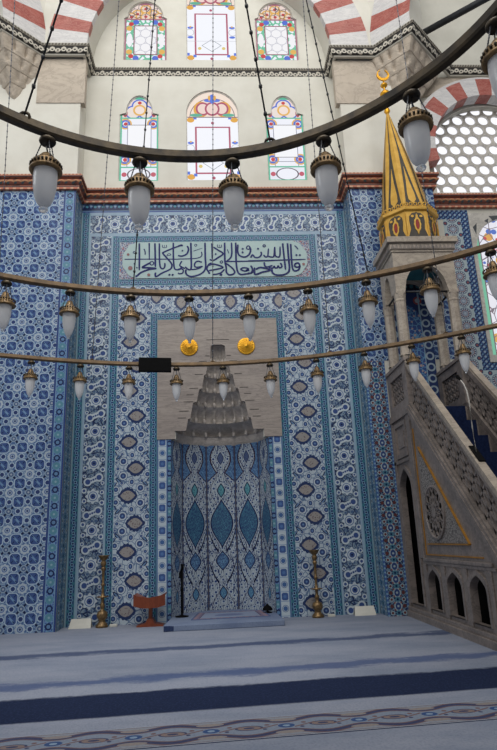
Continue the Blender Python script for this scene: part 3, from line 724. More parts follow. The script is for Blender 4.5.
sweep([(-5.5, 0.10), (-4.25, 0.10), (-3.05, -0.87), (-2.62, -0.42), (-1.98, -0.42), (-1.98, 0.06), (1.98, 0.06), (1.98, -0.42), (2.62, -0.42), (3.05, -0.87), (3.95, -0.03), (7.0, -0.03)], MP, 'trim_3', M['mould'])
# stone slabs on the piers under the moulding
for s, w in ((-1, wl), (1, wr)):
    b = MB(); b.box(min(s*1.94, s*2.66), max(s*1.94, s*2.66), PY-0.015, PY+0.1, 7.50, 8.31); b.build('stone_facing', M['slab'], w)
b = MB(); b.slab([(3.3, 7.95), (3.55, 7.95), (3.9, 8.12), (4.42, 8.20), (4.9, 8.12), (5.3, 7.95), (7.0, 7.95), (7.0, 8.32), (3.3, 8.32)], [], XZ(0.0), -0.02, 0.05); b.build('stone_facing', M['slab'], bayw)

# muqarnas consoles: tapering tiers of scalloped cells
def console(s, label):
    t = thing('muqarnas_console', label, 'console', (s*2.95, PY, 7.4))
    cx, cy = 2.98, -0.20
    def rad(a):                                  # plan outline of the console top, seen from the anchor
        best = 9
        for (x0, y0), (x1, y1) in (((2.55, -0.38), (3.05, -0.90)), ((3.05, -0.90), (3.75, -0.18)), ((3.75, -0.18), (3.75, 0.3))):
            d = (cos(a), sin(a)); ex, ey = x1-x0, y1-y0; den = d[0]*ey - d[1]*ex
            if abs(den) < 1e-6: continue
            tt = ((x0-cx)*ey - (y0-cy)*ex)/den; q = ((x0-cx)*d[1] - (y0-cy)*d[0])/den
            if tt > 0 and -0.02 <= q <= 1.02: best = min(best, tt)
        return best if best < 9 else 0.5
    tiers = [(8.31, 8.12, 1.0, 0.86), (8.12, 7.94, 0.84, 0.66), (7.94, 7.76, 0.64, 0.46), (7.76, 7.58, 0.44, 0.26), (7.58, 7.36, 0.24, 0.02)]
    for ti, (zt, zb, k0, k1) in enumerate(tiers):
        b = MB(); n = 72; rows = []
        cells = 12 - ti*2
        for q in range(7):
            f = q/6.0; row = []
            for j in range(n+1):
                a = radians(150) + radians(250)*j/n
                cell = abs(cos(cells*pi*j/n + (pi/2 if ti % 2 else 0)))
                k = k0 + (k1-k0)*(f**1.6)*(1 - 0.0*cell) - 0.16*(1-cell)**1.5*sin(pi*min(1, f*1.15))*k0
                r = rad(a)*k; row.append((s*(cx + r*cos(a)), cy + r*sin(a), zt + (zb-zt)*f))
            rows.append(row)
        rows.append([(s*cx, cy, zb)]*(n+1))
        b.grid(rows, 0, None, False, False); b.build('muqarnas_tier', M['slab'], t)
console(-1, 'carved tan stone stalactite console at upper left above the blue tiled pier')
console(1, 'carved tan stone stalactite console at upper right behind the golden crescent finial')

# striped arches over the moulding
def voussoirs(t, cen, u, nrm, Ri, Ro, a0, step, n, depth, flip):
    """ring of wedge stones in the vertical plane through cen along unit plan vector u; nrm = inward plan normal"""
    for i in range(n):
        A0, A1 = [radians(a0 + (0 if q == 0 else 8.6 + step*(q-1))) for q in (i, i+1)]; b = MB()
        pts = [(R*cos(A), R*sin(A)) for R, A in ((Ri, A0), (Ro, A0), (Ro, A1), (Ri, A1))]
        mid = (A0+A1)/2
        b.prism(pts, lambda a, z, d: (cen[0] + u[0]*a + nrm[0]*d, cen[1] + u[1]*a + nrm[1]*d, cen[2] + z), 0.0, depth)
        red = i % 2 == 1
        b.build('red_voussoir' if red else 'white_voussoir', M['red_marble' if red else 'white_marble'], t)
def arch_pair(s, la, lb):
    t = thing('striped_arch', la, 'arch', (s*2.2, -0.42, 8.46))
    voussoirs(t, (0, -0.44, 8.46), (s, 0), (0, 1), 1.93, 2.54, 0, 6.6, 9, 0.10, 1)
    t = thing('striped_arch', lb, 'arch', (s*2.85, -0.7, 8.46))
    d = Vector((3.05-2.62, -0.89+0.44)).normalized(); c0 = Vector((2.62, -0.44)) + d*2.56
    voussoirs(t, (s*c0.x, c0.y, 8.46), (-s*d.x, -d.y), (-s*d.y*-1, d.x), 1.94, 2.54, 0, 6.6, 5, 0.10, 1)
arch_pair(-1, 'red and white striped arch foot at upper left, facing the mihrab', 'red and white striped arch foot at the upper left edge, set on the diagonal')
arch_pair(1, 'red and white striped arch foot at upper right, facing the mihrab', 'red and white striped arch foot at upper right, diagonal above the crescent finial')
# plaster soffit of the arch over the mihrab wall and the spandrels between the arches
b = MB(); n = 40; rows = [[(1.93*cos(pi*i/n), y, 8.46 + 1.93*sin(pi*i/n)) for i in range(n+1)] for y in (-0.36, 0.0)]; b.grid(rows, 0, None, False, True)
struct(b.build('trim_4', M['plaster']))
for s in (-1, 1):
    b = MB(); P = [(s*2.0, -0.405), (s*2.62, -0.405), (s*3.05, -0.84), (s*3.5, -0.36), (s*2.0, -0.36)]
    b.prism(P, lambda x, y, d: (x, y, d), 8.455, WALLTOP); b.build('plaster_spandrel', M['plaster'], wl if s < 0 else wr)

# striped arch over the honeycomb lunette
t = thing('striped_arch', 'red and white striped arch around the honeycomb window at right', 'arch', (4.42, -0.1, 6.2))
for i in range(17):
    A0, A1 = radians(-16 + 212*i/17), radians(-16 + 212*(i+1)/17); b = MB(); c = (4.43, 6.86); zs = 1.0
    Ro, Ri = 1.25, 0.94
    pts = [(R*cos(A), R*sin(A)*zs) for R, A in ((Ri, A0), (Ro, A0), (Ro, (A0+A1)/2), (Ro, A1), (Ri, A1), (Ri, (A0+A1)/2))]
    b.prism(pts, lambda a, z, d: (c[0]+a, -0.22+d, c[1]+z), 0.0, 0.205)
    red = i % 2 == 0; b.build('red_voussoir' if red else 'white_voussoir', M['red_marble' if red else 'white_marble'], t)
b = MB(); outer = [(5.7, 5.9)] + [(4.43 + 1.235*cos(radians(-14+208*i/30)), 6.86 + 1.235*sin(radians(-14+208*i/30))) for i in range(31)]
ring = arc(4.43, 6.86, 1.31, -14, 194, 40) + arc(4.43, 6.86, 1.24, 194, -14, 40)
b.prism(ring, XZ(-0.19), 0.0, 0.20); struct(b.build('trim_5', M['white_marble']))
b = MB(); rows = [[(4.43 + r*cos(radians(-14+208*i/36)), yy, 6.86 + r*sin(radians(-14+208*i/36))) for i in range(37)] for r, yy in ((0.985, -0.10), (0.93, 0.12), (0.86, 0.05))]
ring2 = MB(); ring2.slab([(5.6, 6.10)] + [(5.6, 8.0), (3.3, 8.0), (3.3, 6.10)], [list(reversed(lun))], XZ(0.02), 0.0, 0.04); struct(ring2.build('trim_6', M['plaster']))

# iron tie rod
b = MB(); p0 = Vector((3.20, -0.48, 8.62)); d = Vector((0.826, -0.697, 0.0)); b.tube([p0 - d*0.1, p0 + d*2.4], 0.052, 12)
tag(b.build('tie_rod', M['iron']), 'dark iron tie rod slanting across the plaster at the top right', 'tie rod')
# ------------------------------------------------------------------ mihrab
mih = thing('mihrab', 'tall niche of blue patterned tiles under a stepped grey marble hood', 'prayer niche', (0, 0, FL))
HOOD = [(2.36, 0.61), (2.47, 0.61), (2.47, 0.46), (2.63, 0.43), (2.64, 0.40), (2.86, 0.36), (2.87, 0.31), (3.05, 0.27), (3.06, 0.235), (3.25, 0.20), (3.26, 0.175), (3.44, 0.14), (3.45, 0.115), (3.68, 0.10), (3.70, 0.06)]
b = MB()
right = [(w, z) for z, w in HOOD]; left = [(-w, z) for z, w in reversed(HOOD)]
outer = [(0.853, 2.36), (0.853, 4.09), (-0.853, 4.09), (-0.853, 2.36)] + [(-0.61, 2.36)] + list(reversed([(x, z) for x, z in left]))[1:] if False else None
poly = [(0.61, 2.36), (0.853, 2.36), (0.853, 4.09), (-0.853, 4.09), (-0.853, 2.36), (-0.61, 2.36)] + [(-w, z) for z, w in HOOD[1:]] + [(w, z) for z, w in reversed(HOOD[1:])]
b.slab(poly, [], XZ(-0.014), 0.0, 0.05); panel = b.build('marble_panel', M['panel_marble'], mih)
b = MB()                                    # dark bars that paint the shadow lines of the tier edges
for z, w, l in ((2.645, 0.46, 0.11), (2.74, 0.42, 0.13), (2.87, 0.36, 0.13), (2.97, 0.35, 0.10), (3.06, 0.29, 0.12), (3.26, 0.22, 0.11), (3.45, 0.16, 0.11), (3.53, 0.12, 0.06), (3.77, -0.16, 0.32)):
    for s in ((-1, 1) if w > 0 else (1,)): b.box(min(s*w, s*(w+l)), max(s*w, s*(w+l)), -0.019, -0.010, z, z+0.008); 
b.build('edge_shade_line', M['edge_shade'], panel)
hood = MB()
def semi(w, d, f, n): return [(w*cos(pi - pi*i/n), d*sin(pi - pi*i/n)) for i in range(n+1)]
hood_t = None
TIERS = [(2.34, 2.47, 0.655, 0.62, 0), (2.47, 2.635, 0.615, 0.465, 9), (2.635, 2.865, 0.455, 0.375, 9), (2.865, 3.055, 0.375, 0.29, 8), (3.055, 3.255, 0.285, 0.215, 7), (3.255, 3.445, 0.21, 0.15, 6), (3.445, 3.72, 0.145, 0.10, 6)]
for k, (z0, z1, w0, w1, cells) in enumerate(TIERS):
    b = MB(); n = 144; rows = []
    for q in range(9):
        f = q/8.0; row = []
        w = w0 + (w1-w0)*(f**2.2)
        for i in range(n+1):
            a = pi - pi*i/n
            if cells:
                c = abs(sin(cells*(pi-a) + (pi/2 if k % 2 else 0)))
                depth = 0.24*w0*(c**0.6)*(1-f**2.5)*(1.0 if f < 0.8*(c**0.35)+0.05 else 0.25)
                edge = 0.10*w0*((1-c)**3)
                r = w + depth*0.6 - edge*(1-f)
                r = min(r, w0*1.12)
                if f > 0.85: r = w
            else:
                r = w0 + (0.012 if f < 0.25 else 0.0) - 0.03*f
            row.append((r*cos(a), 0.93*r*sin(a) + 0.0, z0 + (z1-z0)*f))
        rows.append(row)
    if k+1 < len(TIERS):                       # underside shelf up to the next tier
        wn = TIERS[k+1][2]; rows.append([(wn*1.0*cos(pi-pi*i/n), 0.93*wn*sin(pi-pi*i/n), z1+0.0) for i in range(n+1)])
    else: rows.append([(0, 0, z1)]*(n+1))
    b.grid(rows, 0, None, False, True)
    if hood_t is None:
        hood_t = b.build('muqarnas_hood', M['hood_marble'], mih)
    else:
        o = b.build('muqarnas_tier', M['hood_marble'], hood_t)
    if cells:                                  # small hanging drops along the lower edge of each tier
        for j in range(1, cells):
            b2 = MB()
            a = pi - pi*(j/cells) if k % 2 == 0 else pi - pi*((j+0.5)/cells)
            if a < 0: continue
            x, y = (w0-0.018)*cos(a), 0.93*(w0-0.018)*sin(a)
            b2.lathe([(0.0, -0.022), (0.014, -0.012), (0.024, 0.012), (0.026, 0.045), (0.0, 0.075)], 8, (x, y, z0)); b2.build('drop', M['hood_marble'], hood_t)
# niche lining: five tiled facets
TH = [180, 144, 108, 72, 36, 0]; PP = [(0.665*cos(radians(a)), 0.63*sin(radians(a))) for a in TH]
for k in range(5):
    (x0, y0), (x1, y1) = PP[k], PP[k+1]; b = MB()
    b.face([(x0, y0, FL), (x1, y1, FL), (x1, y1, 2.35), (x0, y0, 2.35)], 0, [(-1, FL), (1, FL), (1, 2.35), (-1, 2.35)]); b.build('niche_tile_panel', M['niche'], mih)
for s in (-1, 1):
    b = MB(); band(b, min(s*0.71, s*0.853), max(s*0.71, s*0.853), 0, 2.36, -0.002); b.build('tile_frame', M['cart'], mih)
    b = MB(); band(b, min(s*0.665, s*0.71), max(s*0.665, s*0.71), 0, 2.36, -0.002); b.build('tile_edging', M['pb'], mih)
for s in (-1, 1):
    b = MB(); cx, cz = s*0.405, 3.665; n = 96; rows = []
    for r, d in ((0.0, 0.03), (0.018, 0.03), (0.026, 0.018), (0.05, 0.022), (0.062, 0.014), (0.098, 0.02), (0.112, 0.012), (0.122, 0.016), (0.126, 0.0)):
        rows.append([(cx + r*cos(2*pi*j/n), -0.014 - d - (0.004*cos(24*2*pi*j/n) if 0.03 < r < 0.11 else 0), cz + r*sin(2*pi*j/n)) for j in range(n)])
    b.grid(rows, 0, None, True, True)
    lbl(b.build('gilded_rosette', M['gold'], mih), 'round gilded boss on the %s half of the marble panel' % ('left' if s < 0 else 'right'))

# ------------------------------------------------------------------ inscription panel
ins = thing('inscription_panel', 'long pale tile panel with dark blue Arabic calligraphy above the niche', 'inscription', (0, 0, 4.74))
b = MB(); b.face([(-1.415, -0.004, 4.74), (1.415, -0.004, 4.74), (1.415, -0.004, 5.335), (-1.415, -0.004, 5.335)], 0, [(-1.4, 0), (1.4, 0), (1.4, 0.6), (-1.4, 0.6)]); b.build('spandrel_tile', M['corner'], ins)
zc, hh = 5.037, 0.29; P = []
for i in range(41):                             # right end: lobed curve from bottom to top
    a = -pi/2 + pi*i/40; r = hh*(1 + 0.035*abs(sin(a*5)))
    P.append((1.115 + 0.25*cos(a)*(1 + 0.05*abs(sin(a*5))), zc + min(hh, max(-hh, r*sin(a)))))
P += [(-x, z) for x, z in reversed(P)]
b = MB(); b.prism(P, XZ(-0.012), 0.0, 0.008); b.build('field', M['calli_bg'], ins)
STROKES=[(0.0155,[(-1.341,5.054),(-0.967,5.051),(-0.498,5.044)]),(0.0155,[(-0.557,5.047),(-0.424,5.048),(-0.31,5.052),(-0.229,5.072),(-0.202,5.11),(-0.209,5.163)]),(0.0233,[(-1.129,5.313),(-1.124,5.08),(-1.123,4.872)]),(0.0233,[(-0.982,5.315),(-0.978,5.036)]),(0.0233,[(-0.898,5.31),(-0.891,5.077),(-0.889,4.92)]),(0.0214,[(-0.832,5.309),(-0.829,5.034),(-0.815,4.919),(-0.777,4.892),(-0.751,4.929),(-0.751,4.987)]),(0.0155,[(-1.058,5.22),(-1.042,5.174),(-1.04,5.121)]),(0.0155,[(-0.942,5.013),(-0.917,4.998),(-0.917,4.969),(-0.942,4.954),(-0.964,4.969),(-0.965,4.998),(-0.942,5.013)]),(0.0272,[(-0.963,4.99),(-1.023,4.958),(-1.079,4.917),(-0.985,4.911),(-0.872,4.899)]),(0.0272,[(-0.872,4.899),(-0.984,4.882),(-1.097,4.836),(-1.152,4.786),(-1.18,4.774)]),(0.0233,[(-0.497,5.273),(-0.625,5.226),(-0.768,5.16),(-0.774,5.134),(-0.711,5.054),(-0.651,4.969),(-0.654,4.906),(-0.692,4.87),(-0.787,4.825),(-0.852,4.781),(-0.882,4.769),(-0.89,4.806),(-0.883,4.835)]),(0.0214,[(-0.625,5.317),(-0.624,5.052),(-0.611,4.906),(-0.579,4.874),(-0.532,4.88),(-0.505,4.915)]),(0.0097,[(-0.786,5.283),(-0.782,5.24),(-0.728,5.24),(-0.728,5.282)]),(0.0097,[(-0.757,5.278),(-0.757,5.244)]),(0.0097,[(-0.724,5.106),(-0.692,5.138),(-0.66,5.116),(-0.721,5.1)]),(0.0097,[(-1.201,5.182),(-1.186,5.165),(-1.201,5.146),(-1.216,5.166),(-1.201,5.182)]),(0.0233,[(-0.553,5.259),(-0.503,5.275),(-0.491,5.254)]),(0.0233,[(-0.418,5.261),(-0.4,5.201),(-0.427,5.128),(-0.5,5.093),(-0.557,5.106)]),(0.0233,[(-0.364,5.314),(-0.362,5.112),(-0.361,4.923),(-0.378,4.873),(-0.411,4.878),(-0.454,4.92)]),(0.0117,[(-0.327,5.173),(-0.192,5.222)]),(0.0097,[(-0.291,5.289),(-0.274,5.27),(-0.292,5.251),(-0.309,5.27),(-0.291,5.289)]),(0.0233,[(-0.153,5.311),(-0.153,5.088),(-0.15,4.92),(-0.18,4.837),(-0.256,4.786),(-0.361,4.761),(-0.423,4.787),(-0.445,4.831),(-0.437,4.878)]),(0.0214,[(-0.204,4.988),(-0.263,5.007),(-0.307,4.977),(-0.311,4.926),(-0.274,4.909),(-0.193,4.925)]),(0.0194,[(-0.193,4.925),(-0.255,4.89),(-0.331,4.873),(-0.369,4.877)]),(0.0194,[(-0.501,5.013),(-0.531,4.946),(-0.501,4.917),(-0.454,4.887)]),(0.0194,[(-0.558,4.88),(-0.511,4.89),(-0.479,4.862),(-0.494,4.817),(-0.54,4.809),(-0.558,4.822)]),(0.0194,[(-0.053,5.299),(-0.054,5.045)]),(0.0233,[(-0.029,5.235),(0.037,5.187),(0.113,5.125),(0.035,5.06),(-0.033,5.019),(-0.09,5.032)]),(0.0233,[(-0.059,4.977),(-0.105,4.949),(-0.133,4.882),(-0.104,4.825),(-0.097,4.798)]),(0.0233,[(-0.102,4.94),(-0.025,4.956),(0.107,4.904),(0.011,4.872),(-0.103,4.853)]),(0.0214,[(-0.051,4.789),(0.009,4.793),(0.076,4.817),(0.129,4.87)]),(0.0233,[(0.141,5.308),(0.137,5.021),(0.153,4.895),(0.155,4.822),(0.195,4.779),(0.257,4.793),(0.277,4.83),(0.237,4.893),(0.151,4.968)]),(0.0175,[(0.152,4.997),(0.392,4.996)]),(0.0136,[(0.178,5.194),(0.201,5.126)]),(0.0214,[(0.243,5.306),(0.242,5.125),(0.218,5.051),(0.148,4.989)]),(0.0097,[(0.032,5.277),(0.035,5.234),(0.089,5.233),(0.09,5.276)]),(0.0097,[(0.061,5.272),(0.06,5.238)]),(0.0117,[(0.085,5.011),(0.104,4.99),(0.084,4.969),(0.065,4.99),(0.085,5.011)]),(0.0233,[(0.306,5.306),(0.304,4.997),(0.318,4.84),(0.361,4.785),(0.447,4.79),(0.539,4.805)]),(0.0214,[(0.519,4.925),(0.541,4.864),(0.539,4.805)]),(0.0214,[(0.497,4.852),(0.429,4.836),(0.369,4.866),(0.412,4.891),(0.484,4.873),(0.439,4.844)]),(0.0233,[(0.338,5.273),(0.331,5.171),(0.354,5.096),(0.428,5.065),(0.496,5.1),(0.526,5.175),(0.513,5.232)]),(0.0155,[(0.492,5.25),(0.517,5.228),(0.504,5.194),(0.473,5.199),(0.47,5.229),(0.492,5.25)]),(0.0214,[(0.522,5.053),(0.551,5.1),(0.589,5.057),(0.647,5.06),(0.684,5.102),(0.68,5.151)]),(0.0136,[(0.734,5.266),(0.752,5.246),(0.732,5.227),(0.714,5.247),(0.734,5.266)]),(0.0194,[(0.717,5.097),(0.744,5.063),(0.778,5.08),(0.795,5.203)]),(0.0214,[(0.774,5.08),(0.831,5.06),(0.871,5.078),(0.89,5.228)]),(0.0214,[(0.89,5.228),(0.891,5.095),(0.918,5.061),(0.96,5.077),(0.972,5.233)]),(0.0233,[(1.013,5.286),(1.024,5.051),(1.035,4.85)]),(0.0253,[(1.086,5.285),(1.09,5.05),(1.094,4.87),(1.065,4.802),(0.99,4.767),(0.884,4.769),(0.833,4.811),(0.829,4.864)]),(0.0233,[(1.134,5.274),(1.133,5.049),(1.139,4.88),(1.171,4.829),(1.226,4.845),(1.252,4.9),(1.232,4.955),(1.185,4.943),(1.175,4.905),(1.209,4.888),(1.248,4.9)]),(0.0155,[(1.191,5.245),(1.219,5.219),(1.242,5.18)]),(0.0175,[(0.481,5.003),(0.867,5.006),(1.343,5.015)]),(0.0175,[(0.147,4.995),(0.55,4.998),(0.931,5.003)]),(0.0214,[(0.965,4.963),(0.982,4.904),(0.95,4.883),(0.926,4.913),(0.911,4.884),(0.877,4.884),(0.868,4.909),(0.842,4.88),(0.784,4.885)]),(0.0214,[(0.721,4.975),(0.728,4.916),(0.766,4.9),(0.844,4.922)]),(0.0253,[(0.591,4.863),(0.669,4.891),(0.806,4.847),(0.685,4.814),(0.592,4.78),(0.57,4.805),(0.573,4.893)]),(0.0214,[(0.474,4.802),(0.52,4.806),(0.541,4.858),(0.528,4.914)])]
DOTS=[(0.0175,(-0.683,4.793),0),(0.0175,(-0.636,4.792),0),(0.0175,(-1.289,5.129),1),(0.0272,(-1.254,4.909),1),(0.0194,(-0.984,4.797),1),(0.0155,(-1.193,4.977),0),(0.0155,(-0.49,5.181),0),(0.0155,(0.003,5.118),0),(0.0233,(0.072,4.785),0),(0.0175,(0.407,5.2),0),(0.0175,(0.405,5.142),0),(0.0175,(0.638,5.199),0),(0.0175,(1.211,5.087),0),(0.0175,(1.263,5.086),0),(0.0175,(1.309,4.937),1),(0.0136,(-1.158,4.914),0)]
def smooth(pts, k=5):
    if len(pts) < 3: return [Vector((p[0], p[1])) for p in pts]
    cl = pts[0] == pts[-1]; Q = [Vector(p) for p in pts]; out = []; n = len(Q)
    for i in range(n-1):
        p0 = Q[i-1] if i > 0 else (Q[-2] if cl else Q[0]*2 - Q[1]); p3 = Q[i+2] if i+2 < n else (Q[1] if cl else Q[-1]*2 - Q[-2]); p1, p2 = Q[i], Q[i+1]
        for j in range(k):
            t = j/k; out.append(0.5*((2*p1) + (p2-p0)*t + (2*p0-5*p1+4*p2-p3)*t*t + (3*p1-p0-3*p2+p3)*t**3))
    out.append(Q[-1]); return out
b = MB()
for si, (w, pts) in enumerate(STROKES):
    S = smooth(pts); n = len(S); L, Rr = [], []; yy = -0.0135 - 0.00008*si
    for i, q in enumerate(S):
        t = (S[min(n-1, i+1)] - S[max(0, i-1)]).normalized(); nn = Vector((-t.y, t.x))
        ww = w*0.55*(1.08 - 0.25*abs(t.x)*0.4); 
        if i == 0: ww *= 0.9
        if i == n-1: ww *= 0.55
        L.append((q.x + nn.x*ww, yy, q.y + nn.y*ww)); Rr.append((q.x - nn.x*ww, yy, q.y - nn.y*ww))
    b.grid([L, Rr], 0, None, False, False)
for (r, (x, z), c) in DOTS:
    if c == 0: b.face([(x + r*1.1*cos(pi/2*k + 0.3), -0.0185, z + r*1.1*sin(pi/2*k + 0.3)) for k in range(4)])
b.build('lettering', M['calli'], ins, weld=False)
for (r, (x, z), c) in DOTS:
    if c == 1:
        b = MB(); b.face([(x + r*1.2*cos(2*pi*k/16), -0.0185, z + r*1.2*sin(2*pi*k/16)) for k in range(16)]); b.build('red_dot', M['dot_red'], ins)

# ------------------------------------------------------------------ minbar
XL, XLi, XRi, XR = 2.28, 2.38, 2.98, 3.08; YB, YE, YK = PY-0.012, -3.85, -1.16
zr = lambda y: 3.11 + 0.905*(y + 1.13)
zl = lambda y: zr(y) - 0.64
mb = thing('minbar', 'grey marble stepped pulpit with pierced balustrades, columned canopy and golden spire', 'pulpit', (2.68, -1.2, FL))
def parch(y0, y1, z0, zs, za, n=8):            # pointed arch outline in the (y, z) plane, y0 > y1
    c = (y0+y1)/2; hw = abs(y0-y1)/2; pts = [(c+hw, z0), (c-hw, z0), (c-hw, zs)]
    for i in range(1, n): f = i/n; pts.append((c - hw*(1-f**1.7), zs + (za-zs)*f**0.75))
    pts.append((c, za))
    for i in range(n-1, 0, -1): f = i/n; pts.append((c + hw*(1-f**1.7), zs + (za-zs)*f**0.75))
    pts.append((c+hw, zs)); return pts
side = [(YB, FL), (YB, 2.52), (YK, 2.52), (YK, zl(YK)), (YE, zl(YE) + 0.02), (YE, FL)]
door = parch(-0.52, -0.97, 0.20, 1.52, 1.78)
arcs = [parch(-1.20, -1.55, 0.20, 0.48, 0.62), parch(-1.76, -2.13, 0.20, 0.48, 0.62), parch(-2.32, -2.68, 0.20, 0.48, 0.62)]
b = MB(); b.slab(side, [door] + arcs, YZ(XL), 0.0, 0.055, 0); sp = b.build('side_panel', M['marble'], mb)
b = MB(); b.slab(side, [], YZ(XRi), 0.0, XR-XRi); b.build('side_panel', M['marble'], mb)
b = MB()                                          # added near-black lining: shade inside arcade and door put into its colour
b.prism([(YB, FL), (YB, 1.85), (YK-0.05, 1.85), (YE+0.5, FL+0.02), (YE+0.5, FL)], YZ(XLi+0.12), 0.0, 0.02); b.box(XL+0.06, XLi+0.12, YB-0.03, YB-0.005, FL, 1.85); b.build('shade_lining', M['hollow'], mb)
# mouldings of the side
def yzbar(mbx, p, q, w, x0, x1, m=0):
    a, c = Vector((p[0], p[1])), Vector((q[0], q[1])); t = (c-a).normalized(); n = Vector((-t.y, t.x))*w/2
    pts = [(a+n), (a-n), (c-n), (c+n)]; mbx.prism([(k.x, k.y) for k in pts], lambda y, z, d: (d, y, z), x0, x1, m)
b = MB()
b.box(XL-0.05, XL, YE, YB, FL-0.02, 0.11); b.box(XL-0.03, XL, YE, YB, 0.11, 0.155)
b.box(XL-0.022, XL, -2.85, -1.10, 0.700, 0.735); b.box(XL-0.012, XL, -2.9, -1.10, 0.665, 0.70)
b.build('plinth_moulding', M['marble'], sp, 0.006)
for y in (-1.10, -1.655, -2.225, -2.75): b = MB(); b.box(XL-0.015, XL, y-0.055, y+0.055, 0.155, 0.665); b.build('pilaster', M['marble'], sp, 0.004)
for y0, y1, z0 in ((-1.14, -1.0, 0.73), (-0.45, YB, 0.155)): b = MB(); b.box(XL-0.018, XL, y0, y1, z0, 2.50); b.build('pilaster', M['marble'], sp, 0.004)
for d in [door] + arcs:                           # raised frames round the openings
    b = MB(); c = sum(p[0] for p in d)/len(d); zz = 0.20
    out = [(c + (y-c)*1.22, (z if z <= zz+0.01 else z + 0.045)) for y, z in d]
    b.slab(out, [list(reversed(d))], YZ(XL-0.022), 0.0, 0.022); b.build('arch_frame', M['marble'], sp)
b = MB(); yzbar(b, (YK, zl(YK)-0.02), (YE, zl(YE)-0.02), 0.05, XL-0.03, XL+0.0); yzbar(b, (YK, zl(YK)-0.10), (YE+0.1, zl(YE+0.1)-0.10), 0.03, XL-0.015, XL); yzbar(b, (YK, zl(YK)+0.035), (YE, zl(YE)+0.035), 0.04, XL-0.022, XL+0.1)
b.build('string_moulding', M['marble'], sp)
b = MB()
for z0, z1, y0, y1 in ((1.92, 2.36, -0.97, -0.50),):
    b.slab([(y0, z0), (y1, z0), (y1, z1), (y0, z1)], [[(y0+0.05, z0+0.05), (y0+0.05, z1-0.05), (y1-0.05, z1-0.05), (y1-0.05, z0+0.05)]], YZ(XL-0.02), 0.0, 0.02)
    b.prism([(y0+0.12, z0+0.12), (y1-0.12, z0+0.12), (y1-0.12, z1-0.12), (y0+0.12, z1-0.12)], YZ(XL-0.012), 0, 0.012)
b.box(XL-0.03, XL, -1.14, YB, 2.40, 2.46); b.box(XL-0.018, XL, -0.99, YB, 1.86, 1.90); b.build('framed_panel', M['marble'], sp)
b = MB()
for p, q in (((-1.20, 2.20), (-1.20, 0.773)), ((-1.19, 0.773), (-2.68, 0.773))): yzbar(b, p, q, 0.013, XL-0.012, XL)
b.build('gilded_fillet', M['fillet'], sp)
b = MB()
for p, q in (((-1.33, 1.96), (-2.44, 0.885)), ((-1.30, 0.885), (-2.44, 0.885))): yzbar(b, p, q, 0.013, XL-0.022, XL)
b.build('gilded_fillet', M['fillet'], sp)
def m_carved():
    p = Pat('carved_scroll_stone', 'Object'); p.base(rgb(150, 145, 140)); vo = p.voro(30.0); p.lay(vo < 0.09, rgb(84, 80, 78)); p.lay(p.noise(3.0).step(0.4, 0.7)*0.4, rgb(120, 114, 110)); return p.done(0.6, bump=vo, bumpd=0.01)
M['carved'] = m_carved()
b = MB(); b.prism([(-1.31, 1.93), (-1.31, 0.895), (-2.40, 0.895)], YZ(XL-0.010), 0.0, 0.01); cp_ = b.build('carved_panel', M['carved'], sp)
# pierced roundel
b = MB(); n = 48; cy_, cz_ = -1.645, 1.215; Rr = 0.285
rows = [[(XL-0.010-d, cy_ + r*cos(2*pi*j/n), cz_ + r*sin(2*pi*j/n)) for j in range(n)] for r, d in ((Rr, 0.0), (Rr, 0.02), (Rr-0.02, 0.024), (Rr-0.035, 0.006))]
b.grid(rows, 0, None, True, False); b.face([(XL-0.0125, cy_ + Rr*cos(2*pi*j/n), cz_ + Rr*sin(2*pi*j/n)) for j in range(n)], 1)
def yzline(mbx, r0, a0, r1, a1, w=0.016): yzbar(mbx, (cy_ + r0*cos(radians(a0)), cz_ + r0*sin(radians(a0))), (cy_ + r1*cos(radians(a1)), cz_ + r1*sin(radians(a1))), w, XL-0.026, XL-0.011)
for k in range(12):
    a = 30*k
    yzline(b, 0.06, a, 0.14, a+15); yzline(b, 0.06, a, 0.14, a-15); yzline(b, 0.14, a+15, 0.20, a); yzline(b, 0.14, a+15, 0.20, a+30); yzline(b, 0.20, a, 0.262, a+11); yzline(b, 0.20, a, 0.262, a-11); yzline(b, 0.12, a, 0.2, a)
b.grid([[(XL-0.028, cy_ + r*cos(2*pi*j/12), cz_ + r*sin(2*pi*j/12)) for j in range(12)] for r in (0.0, 0.06)], 0, None, True, False)
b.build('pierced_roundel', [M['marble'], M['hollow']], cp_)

# balustrades
def lattice(mbx, y0, y1, base, b0, b1, x0, x1, per=0.105, w=0.022):
    """kagome lattice of bars between heights b0..b1 above the line base(y), y from y0 down to y1"""
    h = b1-b0; k = h/1.732
    def P(a, t): return (a, base(a) + b0 + t)
    def seg(a0, t0, a1, t1):
        if a0 > a1: a0, t0, a1, t1 = a1, t1, a0, t0
        lo, hi = min(y0, y1), max(y0, y1)
        if a1 <= lo or a0 >= hi: return
        if a0 < lo: f = (lo-a0)/(a1-a0); a0, t0 = lo, t0 + (t1-t0)*f
        if a1 > hi: f = (hi-a0)/(a1-a0); a1, t1 = hi, t0 + (t1-t0)*f
        yzbar(mbx, P(a0, t0), P(a1, t1), w, x0, x1)
    a = min(y0, y1) - k - per
    while a < max(y0, y1) + k + per:
        seg(a, 0, a+k, h); seg(a + per*0.5, h, a + per*0.5 + k, 0); a += per
    t = per*0.433
    while t < h:
        seg(min(y0, y1), t, max(y0, y1), t); t += per*0.866
bal_l = MB(); lattice(bal_l, YK-0.06, YE+0.06, zl, 0.07, 0.53, XL+0.03, XL+0.07, 0.14)
yzbar(bal_l, (YK, zl(YK)+0.55), (YE, zl(YE)+0.55), 0.06, XL+0.01, XLi-0.01); yzbar(bal_l, (YK, zl(YK)+0.06), (YE, zl(YE)+0.06), 0.06, XL, XLi)
bal_l.box(XL-0.01, XLi+0.01, YE-0.02, YE+0.10, FL, zr(YE)+0.05)
